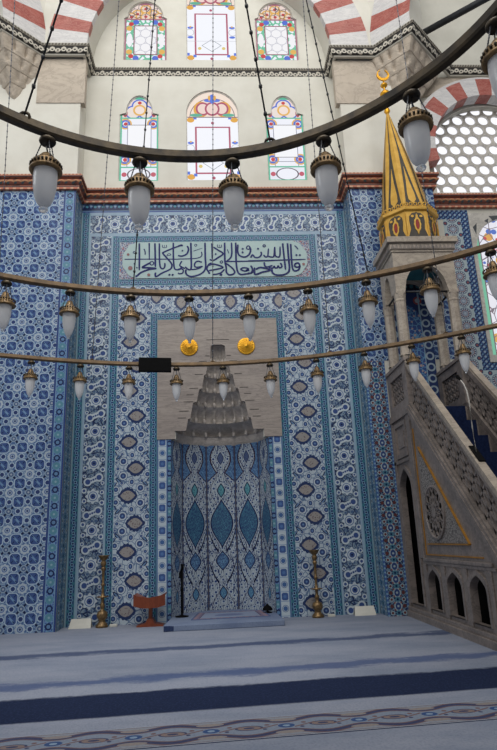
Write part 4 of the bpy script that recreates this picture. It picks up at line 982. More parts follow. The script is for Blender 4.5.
bl = bal_l.build('balustrade', M['marble'], mb)
b = MB(); yzbar(b, (YK+0.02, zr(YK)-0.03), (YE, zr(YE)-0.03), 0.05, XL+0.0, XLi-0.02); b.build('handrail', M['marble_lt'], bl)
b = MB(); lattice(b, YK-0.06, YE+0.06, zl, 0.07, 0.53, XRi+0.03, XRi+0.07, 0.14)
yzbar(b, (YK, zl(YK)+0.55), (YE, zl(YE)+0.55), 0.06, XRi+0.01, XR-0.01); yzbar(b, (YK, zl(YK)+0.06), (YE, zl(YE)+0.06), 0.06, XRi, XR); b.box(XRi-0.01, XR+0.01, YE-0.02, YE+0.10, FL, zr(YE)+0.05)
br = b.build('balustrade', M['marble'], mb)
b = MB(); yzbar(b, (YK+0.02, zr(YK)-0.03), (YE, zr(YE)-0.03), 0.05, XRi+0.02, XR); b.build('handrail', M['marble_lt'], br)
# level balustrades of the platform under the canopy
for x0, x1 in ((XL, XLi), (XRi, XR)):
    b = MB(); lattice(b, YB-0.12, YK+0.12, lambda y: 2.52, 0.08, 0.42, x0+0.025, x0+0.075, 0.10)
    b.box(x0, x1, YK, YB, 2.94, 3.07); b.box(x0, x1, YK, YB, 2.52, 2.60); b.box(x0, x1, YB-0.13, YB, 2.60, 2.94); b.box(x0-0.005, x1+0.005, YK-0.02, YK+0.13, 2.50, 3.07); b.box(x0-0.02, x1+0.02, YK-0.03, YB, 3.05, 3.09)
    b.build('balustrade', M['marble'], mb)
# platform and steps
b = MB(); b.box(XLi, XRi, YK, YB, 2.30, 2.46); NS = 10; tr_ = (YK-YE-0.25)/NS
for i in range(NS):
    y1 = YK - tr_*i; z = 2.46 - 0.905*tr_*(i+1)
    if z > 0.12: b.box(XLi, XRi, y1-tr_, y1, max(FL, z-0.32), z)
b.build('stair_flight', M['marble'], mb)
b = MB()
P = [(YB-0.02, 2.466)]
for i in range(NS+1):
    y1 = YK - tr_*i; z0 = 2.466 - 0.905*tr_*i; P.append((y1-0.008, z0)); z1 = z0 - 0.905*tr_
    if z1 < 0.1 or i == NS: break
    P.append((y1-0.008, z1))
for (ya, za), (yb, zb) in zip(P, P[1:]): b.face([(XLi+0.02, ya, za), (XRi-0.02, ya, za), (XRi-0.02, yb, zb), (XLi+0.02, yb, zb)])
tag(b.build('stair_runner', M['blue_stair']), 'navy blue carpet running down the steps of the pulpit', 'carpet')
# canopy columns
COLS = [(XL+0.055, YK+0.055), (XR-0.055, YK+0.055), (XL+0.055, YB-0.22), (XR-0.055, YB-0.22)]
for x, y in COLS:
    b = MB(); b.box(x-0.06, x+0.06, y-0.06, y+0.06, 3.07, 3.13)
    b.lathe([(0.082, 3.13), (0.074, 3.15), (0.070, 3.18), (0.067, 3.84), (0.074, 3.86), (0.068, 3.88), (0.08, 3.96)], 8, (x, y, 0), 0, False, rot=pi/8)
    b.box(x-0.062, x+0.062, y-0.062, y+0.062, 3.95, 4.00); b.build('column', M['marble_lt'], mb, 0.004)
def span_arch(mbx, mapf, x0, x1, z0, zs, za, ztop, c0, th):
    """wall piece over an arched opening between two feet of width c0"""
    n = 12; xa, xb = x0+c0, x1-c0; c = (xa+xb)/2; hw = (xb-xa)/2; up, dn = [], []
    for i in range(-n, n+1):
        f = i/n; dn.append((c + hw*f, zs + (za-zs)*(1-abs(f)**2.2)**0.62)); up.append((c + hw*f, ztop))
    for k in range(2*n):
        q = [dn[k], dn[k+1], up[k+1], up[k]]
        for d in (0.0, th): mbx.face([mapf(a, z, d) for a, z in q])
        mbx.face([mapf(dn[k][0], dn[k][1], 0), mapf(dn[k+1][0], dn[k+1][1], 0), mapf(dn[k+1][0], dn[k+1][1], th), mapf(dn[k][0], dn[k][1], th)])
    for a, b_ in ((x0, xa), (xb, x1)): mbx.prism([(a, z0), (b_, z0), (b_, ztop), (a, ztop)], mapf, 0.0, th)
for y0 in (YK, YB-0.27):
    b = MB(); span_arch(b, XZ(y0), XL, XR, 3.99, 4.02, 4.35, 4.52, 0.125, 0.10); b.build('canopy_arch', M['marble_lt'], mb)
for x0 in (XL, XR-0.10):
    b = MB(); span_arch(b, YZ(x0+0.003 if x0 < 2.6 else x0-0.003), YK+0.101, YB-0.17, 3.99, 4.02, 4.32, 4.52, 0.125, 0.10); b.build('canopy_arch', M['marble_lt'], mb)
b = MB(); b.box(XL+0.1, XR-0.1, YK+0.1, YB-0.27, 4.36, 4.40); b.build('canopy_ceiling', M['teal_paint'], mb)
for x0 in (XL+0.05, XR-0.06):
    b = MB(); b.tube([(x0, YK+0.06, 3.99), (x0, YB-0.2, 3.99)], 0.014, 8); b.build('tie_bar', M['iron'], mb)
b = MB(); b.tube([(XL+0.05, YK+0.055, 3.99), (XR-0.05, YK+0.055, 3.99)], 0.014, 8); b.build('tie_bar', M['iron'], mb)
KX, KY = 2.665, -0.80
b = MB()
for z0, z1, o in ((4.52, 4.55, 0.015), (4.55, 4.64, 0.03), (4.64, 4.72, 0.065)): b.box(XL-o, XR+o, YK-o, YB-0.12, z0, z1)
cor = b.build('canopy_cornice', M['marble_lt'], mb, 0.006)
b = MB()                                          # triangle frieze on the cornice
for i in range(16):
    x = XL-0.02 + i*0.0525; b.prism([(x, 4.56), (x+0.05, 4.56), (x+0.025, 4.63)], XZ(YK-0.036), 0.0, 0.008)
b.build('frieze', M['marble'], cor); b = MB()
for i in range(14):
    y = YB-0.14 - i*0.0525; 
    if y-0.05 > YK-0.03: b.prism([(y, 4.56), (y-0.05, 4.56), (y-0.025, 4.63)], YZ(XL-0.036), 0.0, 0.008)
b.build('frieze', M['marble'], cor)
# octagonal drum
def octa(r): return [(KX + r*cos(radians(22.5+45*k)), KY + r*sin(radians(22.5+45*k))) for k in range(8)]
DR = 0.385; b = MB()
for r0, z0, r1, z1 in ((DR, 4.72, DR*0.985, 5.14),): b.grid([[(x, y, z0) for x, y in octa(r0)], [(x, y, z1) for x, y in octa(r1)]], 0, None, True, False)
drum = b.build('spire_drum', M['gold_paint'], mb)
ap = DR*cos(pi/8); hw = DR*sin(pi/8)
def facet(k):
    a = radians(45*k); n_ = (cos(a), sin(a)); t_ = (-sin(a), cos(a))
    return lambda u, z, d: (KX + n_[0]*(ap+d) + t_[0]*u, KY + n_[1]*(ap+d) + t_[1]*u, z)
bd, bg, brd = MB(), MB(), MB()
for k in range(8):
    f = facet(k)
    zig = []
    for i in range(9): zig += [(-hw*0.92 + hw*1.84*i/9, 4.725), (-hw*0.92 + hw*1.84*(i+0.5)/9, 4.745)]
    bd.prism([(-hw*0.95, 4.722), (hw*0.95, 4.722), (hw*0.62, 4.86), (hw*0.70, 4.98), (hw*0.66, 5.05), (hw*0.40, 5.095), (0.012, 5.10), (0, 5.115), (-0.012, 5.10), (-hw*0.40, 5.095), (-hw*0.66, 5.05), (-hw*0.70, 4.98), (-hw*0.62, 4.86)], f, 0.0, 0.006)
    n = 20
    bg.slab([(0.046*cos(2*pi*i/n)*(1+0.08*cos(10*2*pi*i/n)), 4.925 + 0.105*sin(2*pi*i/n)) for i in range(n)], [[(0.027*cos(-2*pi*i/n), 4.925 + 0.075*sin(-2*pi*i/n)) for i in range(n)]], f, 0.006, 0.014)
    bg.prism([(-0.014, 4.82), (0.0, 4.775), (0.014, 4.82)], f, 0.006, 0.013); bg.prism([(-0.012, 5.025), (0.012, 5.025), (0.016, 5.05), (0.0, 5.085), (-0.016, 5.05)], f, 0.006, 0.013)
    for s in (-1, 1): bg.prism([(s*0.058 + 0.021*cos(2*pi*i/12), 5.045 + 0.017*sin(2*pi*i/12)) for i in range(12)], f, 0.006, 0.013)
    brd.prism([(0.024*cos(2*pi*i/16), 4.925 + 0.07*sin(2*pi*i/16)) for i in range(16)], f, 0.006, 0.011)
    bg.prism([(hw*0.99, 5.10), (hw*0.86, 4.95), (hw*0.90, 4.84), (hw*0.99, 4.74)], f, 0.004, 0.012); bg.prism([(-hw*0.99, 5.10), (-hw*0.99, 4.74), (-hw*0.90, 4.84), (-hw*0.86, 4.95)], f, 0.004, 0.012)
bd.build('dark_inlay_panel', M['dark_paint'], drum); bg.build('gilt_pendant', M['gold_paint'], drum); brd.build('red_boss', M['red_paint'], drum)
b = MB(); R_ = [(DR, 5.13), (DR+0.03, 5.145), (DR+0.035, 5.185), (DR+0.01, 5.20), (DR-0.03, 5.20)]
b.grid([[(x, y, z) for x, y in octa(r)] for r, z in R_], 0, None, True, False); crown = b.build('crown_moulding', M['gold_paint'], mb)
b = MB()
for k in range(8):
    P8 = octa(DR+0.018); (x0, y0), (x1, y1) = P8[k], P8[(k+1) % 8]
    for i in range(5):
        fx, fy = x0 + (x1-x0)*(i+0.5)/5, y0 + (y1-y0)*(i+0.5)/5; dx, dy = (x1-x0)/hypot(x1-x0, y1-y0), (y1-y0)/hypot(x1-x0, y1-y0)
        b.tube([(fx + dx*0.021*cos(2*pi*j/10), fy + dy*0.021*cos(2*pi*j/10), 5.222 + 0.024*sin(2*pi*j/10)) for j in range(10)], 0.0085, 5, 0, True)
b.build('pierced_cresting', M['gold_paint'], crown)
# spire
ZB_, ZT_ = 5.20, 6.93; CRr = 0.350; SHX, SHY = -0.115, -0.05
def cone(k, f, t, d=0.0):
    r = CRr*(1-t) + 0.014*t + 0.02*sin(pi*t)*0.6; a0, a1 = radians(22.5+45*(k-1)), radians(22.5+45*k)
    p = Vector((cos(a0), sin(a0)))*(0.5-f*0.5) + Vector((cos(a1), sin(a1)))*(0.5+f*0.5); am = radians(45*k)
    return (KX + SHX*t + p.x*r + cos(am)*d, KY + SHY*t + p.y*r + sin(am)*d, ZB_ + (ZT_-ZB_)*t + d*0.2)
b = MB(); N = 12
for k in range(8):
    b.grid([[cone(k, -1, i/N), cone(k, 1, i/N)] for i in range(N+1)], 0, None, False, False)
spire = b.build('spire', M['gold_paint'], mb)
bd, bg = MB(), MB()
def conestrip(mbx, k, prof, d):
    """prof: (t, f_left, f_right) rows"""
    mbx.grid([[cone(k, l, t, d), cone(k, r, t, d)] for t, l, r in prof], 0, None, False, False)
for k in range(8):
    rows = [(0.015 + 0.93*i/14, -(0.80 - 0.62*min(1, i/8.5)), 0.80 - 0.62*min(1, i/8.5)) for i in range(15)]
    conestrip(bd, k, rows, 0.004)
    conestrip(bg, k, [(0.035, -0.0, 0.0), (0.075, -0.40, 0.40), (0.13, -0.42, 0.42), (0.26, -0.20, 0.20), (0.40, -0.02, 0.02)], 0.008)
bd.build('dark_stripe', M['dark_paint'], spire); bg.build('gilt_lozenge', M['gold_paint'], spire)
ax, ay = KX + SHX, KY + SHY
b = MB(); b.lathe([(0.016, 6.90), (0.045, 6.95), (0.03, 7.0), (0.018, 7.03), (0.018, 7.17)] + [(0.018 + 0.056*sin(pi*i/10), 7.18 + 0.14*i/10) for i in range(1, 10)] + [(0.016, 7.32), (0.014, 7.36)] + [(0.014 + 0.038*sin(pi*i/8), 7.365 + 0.09*i/8) for i in range(1, 8)] + [(0.012, 7.455), (0.012, 7.51)], 20, (ax, ay, 0))
P = []; n = 26
for i in range(n+1): a = radians(110 + 320*i/n); P.append((0.095*cos(a), 0.095*sin(a)))
Q = []
for i in range(n+1): a = radians(110 + 320*i/n); f = sin(pi*i/n); Q.append(((0.095-0.002-0.038*f)*cos(a), (0.095-0.002-0.038*f)*sin(a)))
b.prism(P + list(reversed(Q)), lambda u, z, d: (ax + u, ay + d, 7.59 + z), -0.012, 0.012)
b.build('crescent_finial', M['gold'], mb)

# gooseneck microphone on the rail
g = thing('gooseneck_microphone', 'thin pale gooseneck microphone with black tip, clipped to the pulpit handrail', 'microphone', (2.33, -2.72, zr(-2.72)))
y0 = -2.70; zz = zr(y0)
b = MB(); yzbar(b, (-2.62, zr(-2.62)+0.006), (-2.80, zr(-2.80)+0.006), 0.014, 2.305, 2.365); b.build('mounting_plate', M['black'], g)
b = MB(); b.tube([(2.335, y0, zz), (2.335, y0+0.01, zz+0.25), (2.335, y0, zz+0.48), (2.335, y0+0.02, zz+0.60), (2.335, y0+0.07, zz+0.68), (2.335, y0+0.13, zz+0.735)], 0.007, 8); b.build('flexible_stem', M['frame_marble'], g)
b = MB(); b.tube([(2.335, y0+0.12, zz+0.73), (2.335, y0+0.19, zz+0.785)], [0.012, 0.02], 10); b.build('microphone_tip', M['black'], g)

# ------------------------------------------------------------------ things on the floor
def candlestick(x, y, k, mat_, label):
    t = thing('candlestick', label, 'candlestick', (x, y, FL))
    pr = [(0, 0), (0.085, 0), (0.09, 0.02), (0.07, 0.04), (0.05, 0.06), (0.045, 0.085), (0.06, 0.10), (0.075, 0.125), (0.078, 0.15), (0.065, 0.18), (0.035, 0.195), (0.025, 0.21), (0.03, 0.24), (0.035, 0.265), (0.022, 0.28), (0.02, 0.31), (0.025, 0.335), (0.02, 0.345)]
    b = MB(); b.lathe([(r*0.86, z*k) for r, z in pr], 24, (x, y, FL)); b.build('base', mat_, t)
    b = MB(); b.lathe([(0.018, 0.34*k), (0.075, 0.352*k), (0.078, 0.36*k), (0.02, 0.366*k), (0.022, 0.39*k), (0.016, 0.40*k), (0.015, 0.48*k), (0.024, 0.49*k), (0.024, 0.505*k), (0.015, 0.515*k), (0.017, 0.66*k), (0.028, 0.675*k), (0.028, 0.70*k), (0.016, 0.715*k)], 20, (x, y, FL)); b.build('stem', mat_, t)
    b = MB(); b.lathe([(0.016, 0.71*k), (0.032, 0.735*k), (0.034, 0.77*k), (0.022, 0.785*k), (0.04, 0.80*k), (0.066, 0.845*k), (0.07, 0.852*k), (0.05, 0.845*k), (0.0, 0.82*k)], 20, (x, y, FL)); b.build('drip_cup', mat_, t)
candlestick(-1.50, -0.14, 0.99, M['brass'], 'tall brass candlestick on the carpet left of the wooden bookstand')
candlestick(1.17, -0.14, 0.95, M['brass'], 'tall brass candlestick on the carpet right of the niche')

t = thing('bookstand', 'small reddish wooden folding bookstand between left candlestick and niche', 'bookstand', (-0.90, -0.20, FL))
cx, cy = -0.90, -0.20
for s in (-1, 1):
    b = MB(); b.prism([(0, 0.25), (s*0.19, 0.36), (s*0.185, 0.375), (s*0.02, 0.29), (0, 0.275)], lambda a, z, d: (cx+a, cy+d, FL+z), -0.16, 0.13); 
    b.prism([(0, 0.23), (s*0.19, 0.33), (s*0.19, 0.375), (0, 0.29)] , lambda a, z, d: (cx+a, cy+d, FL+z), -0.165, -0.15); b.build('book_rest', M['wood'], t)
b = MB(); b.prism([(-0.19, 0.245), (-0.10, 0.22), (0.0, 0.215), (0.10, 0.22), (0.19, 0.245), (0.19, 0.365), (0.0, 0.335), (-0.19, 0.365)], lambda a, z, d: (cx+a, cy+d, FL+z), -0.172, -0.16); b.build('front_board', M['wood'], t)
b = MB(); b.box(cx-0.022, cx+0.022, cy-0.05, cy+0.02, FL+0.03, FL+0.24); b.build('stem', M['wood'], t, 0.004)
b = MB(); b.prism([(-0.16, 0), (0.16, 0), (0.16, 0.015), (0.06, 0.035), (0.03, 0.09), (-0.03, 0.09), (-0.06, 0.035), (-0.16, 0.015)], lambda a, z, d: (cx+a, cy+d, FL+z), -0.10, 0.08); b.build('foot', M['wood'], t)

b = MB(); x, y = -0.53, -0.02; SZ = FL + 0.065
t = thing('microphone_stand', 'slim black microphone stand at the left side of the niche', 'stand', (x, y, SZ))
b.lathe([(0, 0), (0.085, 0), (0.085, 0.01), (0.03, 0.02), (0.012, 0.03)], 24, (x, y, SZ)); b.build('base', M['black'], t)
b = MB(); b.lathe([(0.014, 0.02), (0.014, 0.30), (0.018, 0.305), (0.018, 0.34), (0.013, 0.345), (0.012, 0.58)], 12, (x, y, SZ)); b.build('pole', M['black'], t)
b = MB(); b.tube([(x-0.02, y, SZ+0.52), (x+0.01, y-0.03, SZ+0.58), (x+0.012, y-0.04, SZ+0.63)], [0.012, 0.02, 0.024], 10); b.box(x-0.035, x+0.015, y-0.02, y+0.02, SZ+0.46, SZ+0.53); b.build('microphone_head', M['black'], t)
x, y = 0.55, 0.0
t = thing('desk_lamp', 'low black dome shaped lamp at the right side of the niche', 'lamp', (x, y, SZ))
b = MB(); b.lathe([(0, 0), (0.06, 0), (0.06, 0.01), (0.012, 0.02), (0.012, 0.04)], 20, (x, y, SZ)); b.build('base', M['black'], t)
b = MB(); b.lathe([(0.065, 0.03), (0.062, 0.05), (0.045, 0.075), (0.02, 0.09), (0.012, 0.105), (0.0, 0.108)], 20, (x, y, SZ)); b.build('lamp_shade', M['black'], t)

def sign(x0, x1, y, label):
    t = thing('tent_card', label, 'card', ((x0+x1)/2, y, FL))
    b = MB(); h = 0.105
    b.hexa([(x0, y-0.05, FL+0.0), (x1, y-0.05, FL+0.0), (x1, y-0.042, FL), (x0, y-0.042, FL), (x0+0.02, y+0.02, FL+h), (x1-0.01, y+0.02, FL+h), (x1-0.01, y+0.026, FL+h), (x0+0.02, y+0.026, FL+h)]); b.build('front_leaf', M['paper'], t)
    b = MB(); b.hexa([(x0, y+0.07, FL), (x1, y+0.07, FL), (x1, y+0.076, FL), (x0, y+0.076, FL), (x0+0.02, y+0.02, FL+h), (x1-0.01, y+0.02, FL+h), (x1-0.01, y+0.026, FL+h), (x0+0.02, y+0.026, FL+h)]); b.build('rear_leaf', M['paper'], t)
sign(-1.90, -1.63, -0.12, 'white card leaning on the carpet left of the left candlestick')
sign(1.63, 1.90, -0.12, 'white card leaning on the carpet near the foot of the pulpit')
for x, lab in ((-1.36, 'tiny white block on the carpet just right of the left candlestick'), (1.34, 'tiny white block on the carpet just right of the right candlestick')):
    b = MB(); b.box(x-0.045, x+0.045, -0.16, -0.10, FL, FL+0.03); tag(b.build('white_block', M['paper'], None, 0.006), lab, 'block')

def m_step():
    p = Pat('step_carpet', 'Object'); f = p.noise(60.0, 2); p.base(rgb(122, 134, 156)); p.lay(p.noise(2.5).step(0.35, 0.7), rgb(106, 118, 144)); p.lay(p.v < -0.795, rgb(44, 56, 88)); p.lay(f.step(0.4, 0.75)*0.3, rgb(84, 98, 128)); return p.done(0.95, bump=f, bumpd=0.005, spec=0.1)
b = MB(); z1 = SZ
b.prism([(-0.69, -0.80), (0.69, -0.74), (0.66, 0.0), (0.538, 0.36), (0.205, 0.585), (-0.205, 0.585), (-0.538, 0.36), (-0.66, 0.0)], lambda x, y, d: (x, y, d), FL, z1); tag(b.build('raised_step', m_step(), None, 0.008), 'low carpeted step in front of and inside the niche', 'step')
b = MB(); b.face([(-0.40, -0.42, z1+0.008), (0.56, -0.38, z1+0.008), (0.50, 0.26, z1+0.008), (-0.34, 0.26, z1+0.008)], 0, [(-0.49, -0.34), (0.49, -0.34), (0.49, 0.34), (-0.49, 0.34)])
b.face([(-0.40, -0.42, z1), (0.56, -0.38, z1), (0.56, -0.38, z1+0.008), (-0.40, -0.42, z1+0.008)]); tag(b.build('prayer_rug', M['rug']), 'grey prayer rug with pinkish border lying on the niche step', 'rug')

# ------------------------------------------------------------------ chandelier rings and lamps
ZR = 3.0
RINGS = {
 'near': ((-0.14, -6.585), [1.2537, 0.021, 0.0679, 0.0078, -0.0053, 0.0091, 0.0064, 0.0007, 0.0021, 0.0074, 0.0025], 0.030, 0.034, 'bronze',
   'dark bronze chandelier ring arching across the top of the photo', [121.91, 101.63, 80.25, 58.62, 37.73, 18.22]),
 'mid': ((-0.131, -6.742), [3.1179, 0.1539, 0.1705, -0.0306, -0.0367, 0.0261, -0.0034, -0.0072, 0.0111, -0.0001, -0.0127], 0.026, 0.034, 'brass_ring',
   'middle brass chandelier ring passing just below the calligraphy panel', [116.56, 108.36, 100.15, 91.89, 83.34, 74.78, 66.56, 58.29, 50.28]),
 'far': ((-0.15, -6.3), [5.6036, 0.0087, -0.7243, 0.0775, -0.0773, 0.0287, -0.0271, 0.0485, -0.007, 0.0291, 0.0451], 0.026, 0.034, 'brass_ring',
   'lowest seen brass chandelier ring passing in front of the marble hood', [112.53, 106.51, 100.25, 93.97, 87.69, 81.28, 74.96, 68.53, 62.35, 56.19])}
def rr(co, a):
    v = co[0]
    for k in range(1, 6): v += co[2*k-1]*cos(k*a) + co[2*k]*sin(k*a)
    return v
CHAINS = {
'near':[(127.12,(0.885,-6.504,9.500),1),(71.17,(-0.550,-6.207,9.500),1)],
'mid':[(99.85,(-0.227,-4.185,9.500),1),(66.17,(0.203,-4.434,9.500),1)],
'far':[(116.90,(-2.295,-2.533,9.500),0),(105.07,(-1.057,-2.134,9.500),0),(89.05,(0.078,-1.969,9.500),0),(73.06,(1.163,-2.216,9.500),0),(57.93,(2.059,-2.815,9.500),0)],

}
ring_obj = {}
for key, (c, co, hh_, ww, mt, label, lamps) in RINGS.items():
    t = thing('chandelier_ring', label, 'chandelier', (c[0], c[1], ZR)); ring_obj[key] = t
    b = MB(); n = 200; rows = []
    for i in range(n+1):
        a = 2*pi*i/n; r = rr(co, a); row = []
        for dr, dz in ((-ww/2, -hh_), (ww/2, -hh_), (ww/2+0.006, -hh_+0.012), (ww/2, hh_*0.8), (-ww/2, hh_*0.8), (-ww/2-0.006, -hh_+0.012)): row.append((c[0] + (r+dr)*cos(a), c[1] + (r+dr)*sin(a), ZR + dz))
        rows.append(row)
    if key == 'near': rows = [[(x, y, z - 0.015) for x, y, z in row] for row in rows]
    b.grid(rows, 0, None, True, False); b.build('rim', M[mt], t)
    for (a, top, thick) in CHAINS[key]:
        a = radians(a); r = rr(co, a); p = Vector((c[0] + r*cos(a), c[1] + r*sin(a), ZR + hh_*0.6)); q = Vector(top); b = MB(); d = q-p
        rad_ = 0.0052 if thick else 0.004
        b.tube([p, q], rad_, 6)
        L = d.length; st = 0.16 if thick else 0.07; m_ = int(L/st)
        for i in range(1, min(m_, 70)):
            z = p + d*(i*st/L); b.lathe([(0, -0.017), (rad_*1.9, -0.008), (rad_*1.9, 0.008), (0, 0.017)], 6, tuple(z))
        b.build('suspension_chain', M['iron' if thick else 'steel'], t)
        b = MB(); b.tube([p + Vector((0.026*cos(2*pi*i/10), 0, 0.026*sin(2*pi*i/10)-0.006)) for i in range(10)], 0.008, 6, 0, True); b.build('chain_eye', M[mt], t)

# one lamp, then copies
def make_lamp(slim):
    t = thing('hanging_lamp', 'x', 'lamp', (0, 0, 0))
    b = MB(); b.lathe([(0.0, 0.0), (0.012, 0.0), (0.022, -0.006), (0.038, -0.020), (0.041, -0.032), (0.036, -0.042), (0.0, -0.036)], 18); b.build('mount', M['bronze'], t)
    for k in range(3):
        a = radians(90 + 120*k); b = MB(); p = Vector((0.026*cos(a), 0.026*sin(a), -0.036)); q = Vector((0.068*cos(a), 0.068*sin(a), -0.165))
        b.tube([p, q], 0.0028, 6)
        for i in range(1, 9): z = p + (q-p)*(i/9); b.lathe([(0, -0.006), (0.0045, 0), (0, 0.006)], 5, tuple(z))
        b.build('chain', M['steel'], t)
    b = MB(); b.tube([(0, 0, -0.036), (0.004, 0, -0.06), (-0.003, 0, -0.09), (0, 0, -0.118)], 0.004, 6); b.build('hook', M['steel'], t)
    if slim: capp = [(0.0, -0.095), (0.010, -0.096), (0.020, -0.104), (0.026, -0.122), (0.034, -0.138), (0.040, -0.150), (0.056, -0.170), (0.064, -0.180), (0.070, -0.184), (0.072, -0.200), (0.078, -0.204), (0.078, -0.212), (0.072, -0.216), (0.054, -0.214), (0.05, -0.20), (0.0, -0.20)]; gl = [(0.048, -0.206), (0.050, -0.23), (0.049, -0.27), (0.044, -0.31), (0.036, -0.345), (0.025, -0.375), (0.014, -0.395), (0.008, -0.402), (0.0, -0.403)]
    else: capp = [(0.0, -0.098), (0.010, -0.099), (0.024, -0.106), (0.036, -0.122), (0.043, -0.146), (0.064, -0.152), (0.070, -0.158), (0.070, -0.185), (0.076, -0.190), (0.078, -0.198), (0.074, -0.206), (0.060, -0.206), (0.056, -0.196), (0.0, -0.196)]; gl = [(0.055, -0.198), (0.0565, -0.22), (0.056, -0.26), (0.053, -0.30), (0.046, -0.34), (0.036, -0.368), (0.024, -0.385), (0.014, -0.390), (0.0, -0.391)]
    b = MB(); b.lathe(capp, 28)
    cap = b.build('cap', M['brass'], t)
    b = MB()
    for k in range(24):
        a = 2*pi*k/24; b.lathe([(0, -0.009), (0.006, -0.005), (0.006, 0.005), (0, 0.009)], 6, (0.072*cos(a), 0.072*sin(a), -0.172))
    b.build('beaded_gallery', M['bronze'], cap)
    b = MB(); b.lathe(gl, 28); b.build('glass_shade', M['frost'], t)
    fz, fr_ = (-0.398, 0.009) if slim else (-0.388, 0.0185); b = MB(); b.lathe([(0.008, fz)] + [(0.004 + fr_*sin(pi*i/8)**0.8, fz - 0.002 - 1.9*fr_*i/8) for i in range(1, 8)] + [(0.0, fz - 0.003 - 1.9*fr_)], 18); b.build('finial', M['clear'], t)
    return t
lamp0 = {False: make_lamp(False), True: make_lamp(True)}; used = set()
ORD = ['first', 'second', 'third', 'fourth', 'fifth', 'sixth', 'seventh', 'eighth', 'ninth', 'tenth']
DESC = {
 'near': ['large frosted lamp at upper left below the dark ring, before the left pier cornice', 'large frosted lamp hanging before the lower left stained glass window', 'large frosted lamp hanging below the central stained glass window',
          'large frosted lamp hanging below the lower right stained glass window', 'large frosted lamp hanging beside the golden spire', 'large dark capped lamp cut off at the upper right edge'],
 'mid': ['medium frosted lamp at the left edge on the middle ring', 'medium frosted lamp on the middle ring before the left pier corner', 'medium frosted lamp under the left end of the calligraphy panel', 'medium frosted lamp above the left gilded boss',
         'medium frosted lamp above the right gilded boss', 'medium frosted lamp under the right end of the calligraphy panel', 'medium frosted lamp just left of the pulpit canopy', 'medium frosted lamp hanging in front of the canopy arch', 'medium frosted lamp before the stained window at the right edge'],
 'far': ['small frosted lamp leftmost on the lowest ring, before the star tiles', 'small frosted lamp before the left return of the pier, lowest ring', 'small frosted lamp just left of the black box on the lowest ring', 'small frosted lamp just right of the black box on the lowest ring',
         'small frosted lamp in front of the middle of the marble hood', 'small frosted lamp before the right edge of the marble panel', 'small frosted lamp before the right medallion tile band, lowest ring', 'small frosted lamp just left of the pulpit, lowest ring',
         'small frosted lamp before the left front of the pulpit balustrade', 'small frosted lamp rightmost on the lowest ring, before the pulpit stairs']}
GR = {'near': 'lamps on the near chandelier ring', 'mid': 'lamps on the middle chandelier ring', 'far': 'lamps on the far chandelier ring'}
for key, (c, co, hh_, ww, mt, label, lamps) in RINGS.items():
    for i, a in enumerate(lamps):
        sl = key != 'near'; o = copy_tree(lamp0[sl]) if sl in used else lamp0[sl]; used.add(sl)
        a = radians(a); r = rr(co, a); o.location = (c[0] + r*cos(a), c[1] + r*sin(a), ZR - hh_ - 0.001 - (0.015 if key == 'near' else 0)); o.rotation_euler = (0, 0, a + pi/2)
        o['label'] = DESC[key][i]; o['category'] = 'lamp'; o['group'] = GR[key]

# black box fixed to the far ring
c, co = RINGS['far'][0], RINGS['far'][1]; A0, A1 = radians(99.0), radians(94.7); P = []
pa, pb = [Vector((c[0] + rr(co, a)*cos(a), c[1] + rr(co, a)*sin(a))) for a in (A0, A1)]
d = (pb-pa).normalized(); n = Vector((d.y, -d.x))
t = thing('floodlight', 'flat black box fixture fixed to the lowest chandelier ring', 'light fixture', ((pa.x+pb.x)/2, (pa.y+pb.y)/2, ZR-0.1))
b = MB(); q = [pa + n*0.09, pb + n*0.09, pb + n*0.035, pa + n*0.035]; b.prism([(k.x, k.y) for k in q], lambda x, y, dd: (x, y, dd), ZR-0.11, ZR+0.055); b.build('housing', M['black'], t, 0.006)
b = MB(); mid = (pa+pb)/2 + n*0.02; b.box(mid.x-0.03, mid.x+0.03, mid.y-0.03, mid.y+0.03, ZR-0.05, ZR-0.025); b.build('bracket', M['iron'], t)

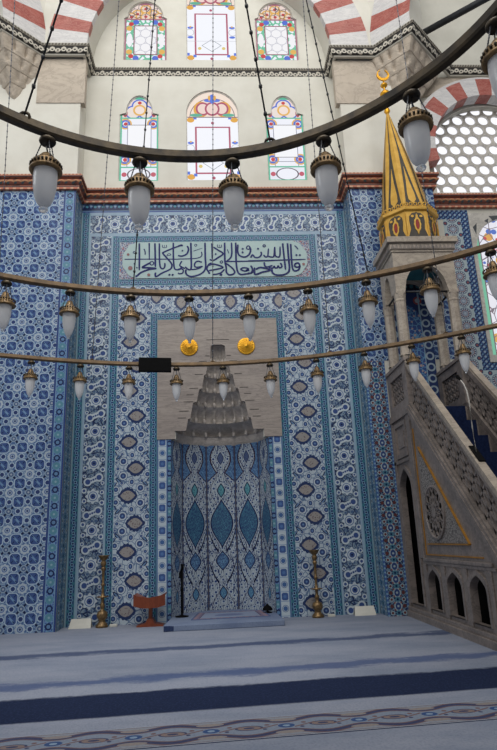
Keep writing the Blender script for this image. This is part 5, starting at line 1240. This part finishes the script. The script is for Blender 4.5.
# ------------------------------------------------------------------ light
SC.view_settings.view_transform = 'Standard'; SC.view_settings.look = 'None'; SC.view_settings.exposure = 0.0
wd = bpy.data.worlds.new('sky'); SC.world = wd; wd.use_nodes = True; nt = wd.node_tree; bg_ = nt.nodes['Background']
tc = nt.nodes.new('ShaderNodeTexCoord'); sep = nt.nodes.new('ShaderNodeSeparateXYZ'); nt.links.new(tc.outputs['Generated'], sep.inputs[0])
rp = nt.nodes.new('ShaderNodeValToRGB'); nt.links.new(sep.outputs[2], rp.inputs[0]); el = rp.color_ramp.elements
el[0].position = 0.0; el[0].color = (0.24, 0.245, 0.255, 1); el[1].position = 0.7; el[1].color = (0.26, 0.265, 0.28, 1)
e = rp.color_ramp.elements.new(0.25); e.color = (0.30, 0.30, 0.31, 1)
nt.links.new(rp.outputs[0], bg_.inputs[0]); bg_.inputs[1].default_value = 1.0
def area(name, loc, target, size, power, col=(1, 1, 1), sy=None):
    l = bpy.data.lights.new(name, 'AREA'); l.energy = power; l.size = size; l.color = col
    if sy: l.shape = 'RECTANGLE'; l.size_y = sy
    o = bpy.data.objects.new(name, l); COL.objects.link(o); o.location = loc
    o.rotation_euler = (Vector(target) - Vector(loc)).to_track_quat('-Z', 'Y').to_euler(); return o
area('upper_wall_fill', (0, -7.0, 11.5), (0, 0, 8.2), 9.0, 800, (1.0, 0.98, 0.94))  # added area lamp, unseen, to brighten the upper walls
area('left_fill', (-7.5, -5.0, 7.0), (0.5, -1.5, 1.5), 2.5, 120, (0.95, 0.98, 1.0))  # added unseen fill lamp from the left, no window modelled there
sl_ = bpy.data.lights.new('floor_patch_spot', 'SPOT'); sl_.energy = 1000; sl_.spot_size = radians(34); sl_.spot_blend = 1.0; sl_.shadow_soft_size = 0.8; sl_.color = (0.96, 0.98, 1.0)  # added unseen spot that makes the bright patch on the carpet
so = bpy.data.objects.new('floor_patch_spot', sl_); COL.objects.link(so); so.location = (-0.5, -4.6, 9.0); so.rotation_euler = (Vector((-0.55, -2.2, 0)) - Vector(so.location)).to_track_quat('-Z', 'Y').to_euler()
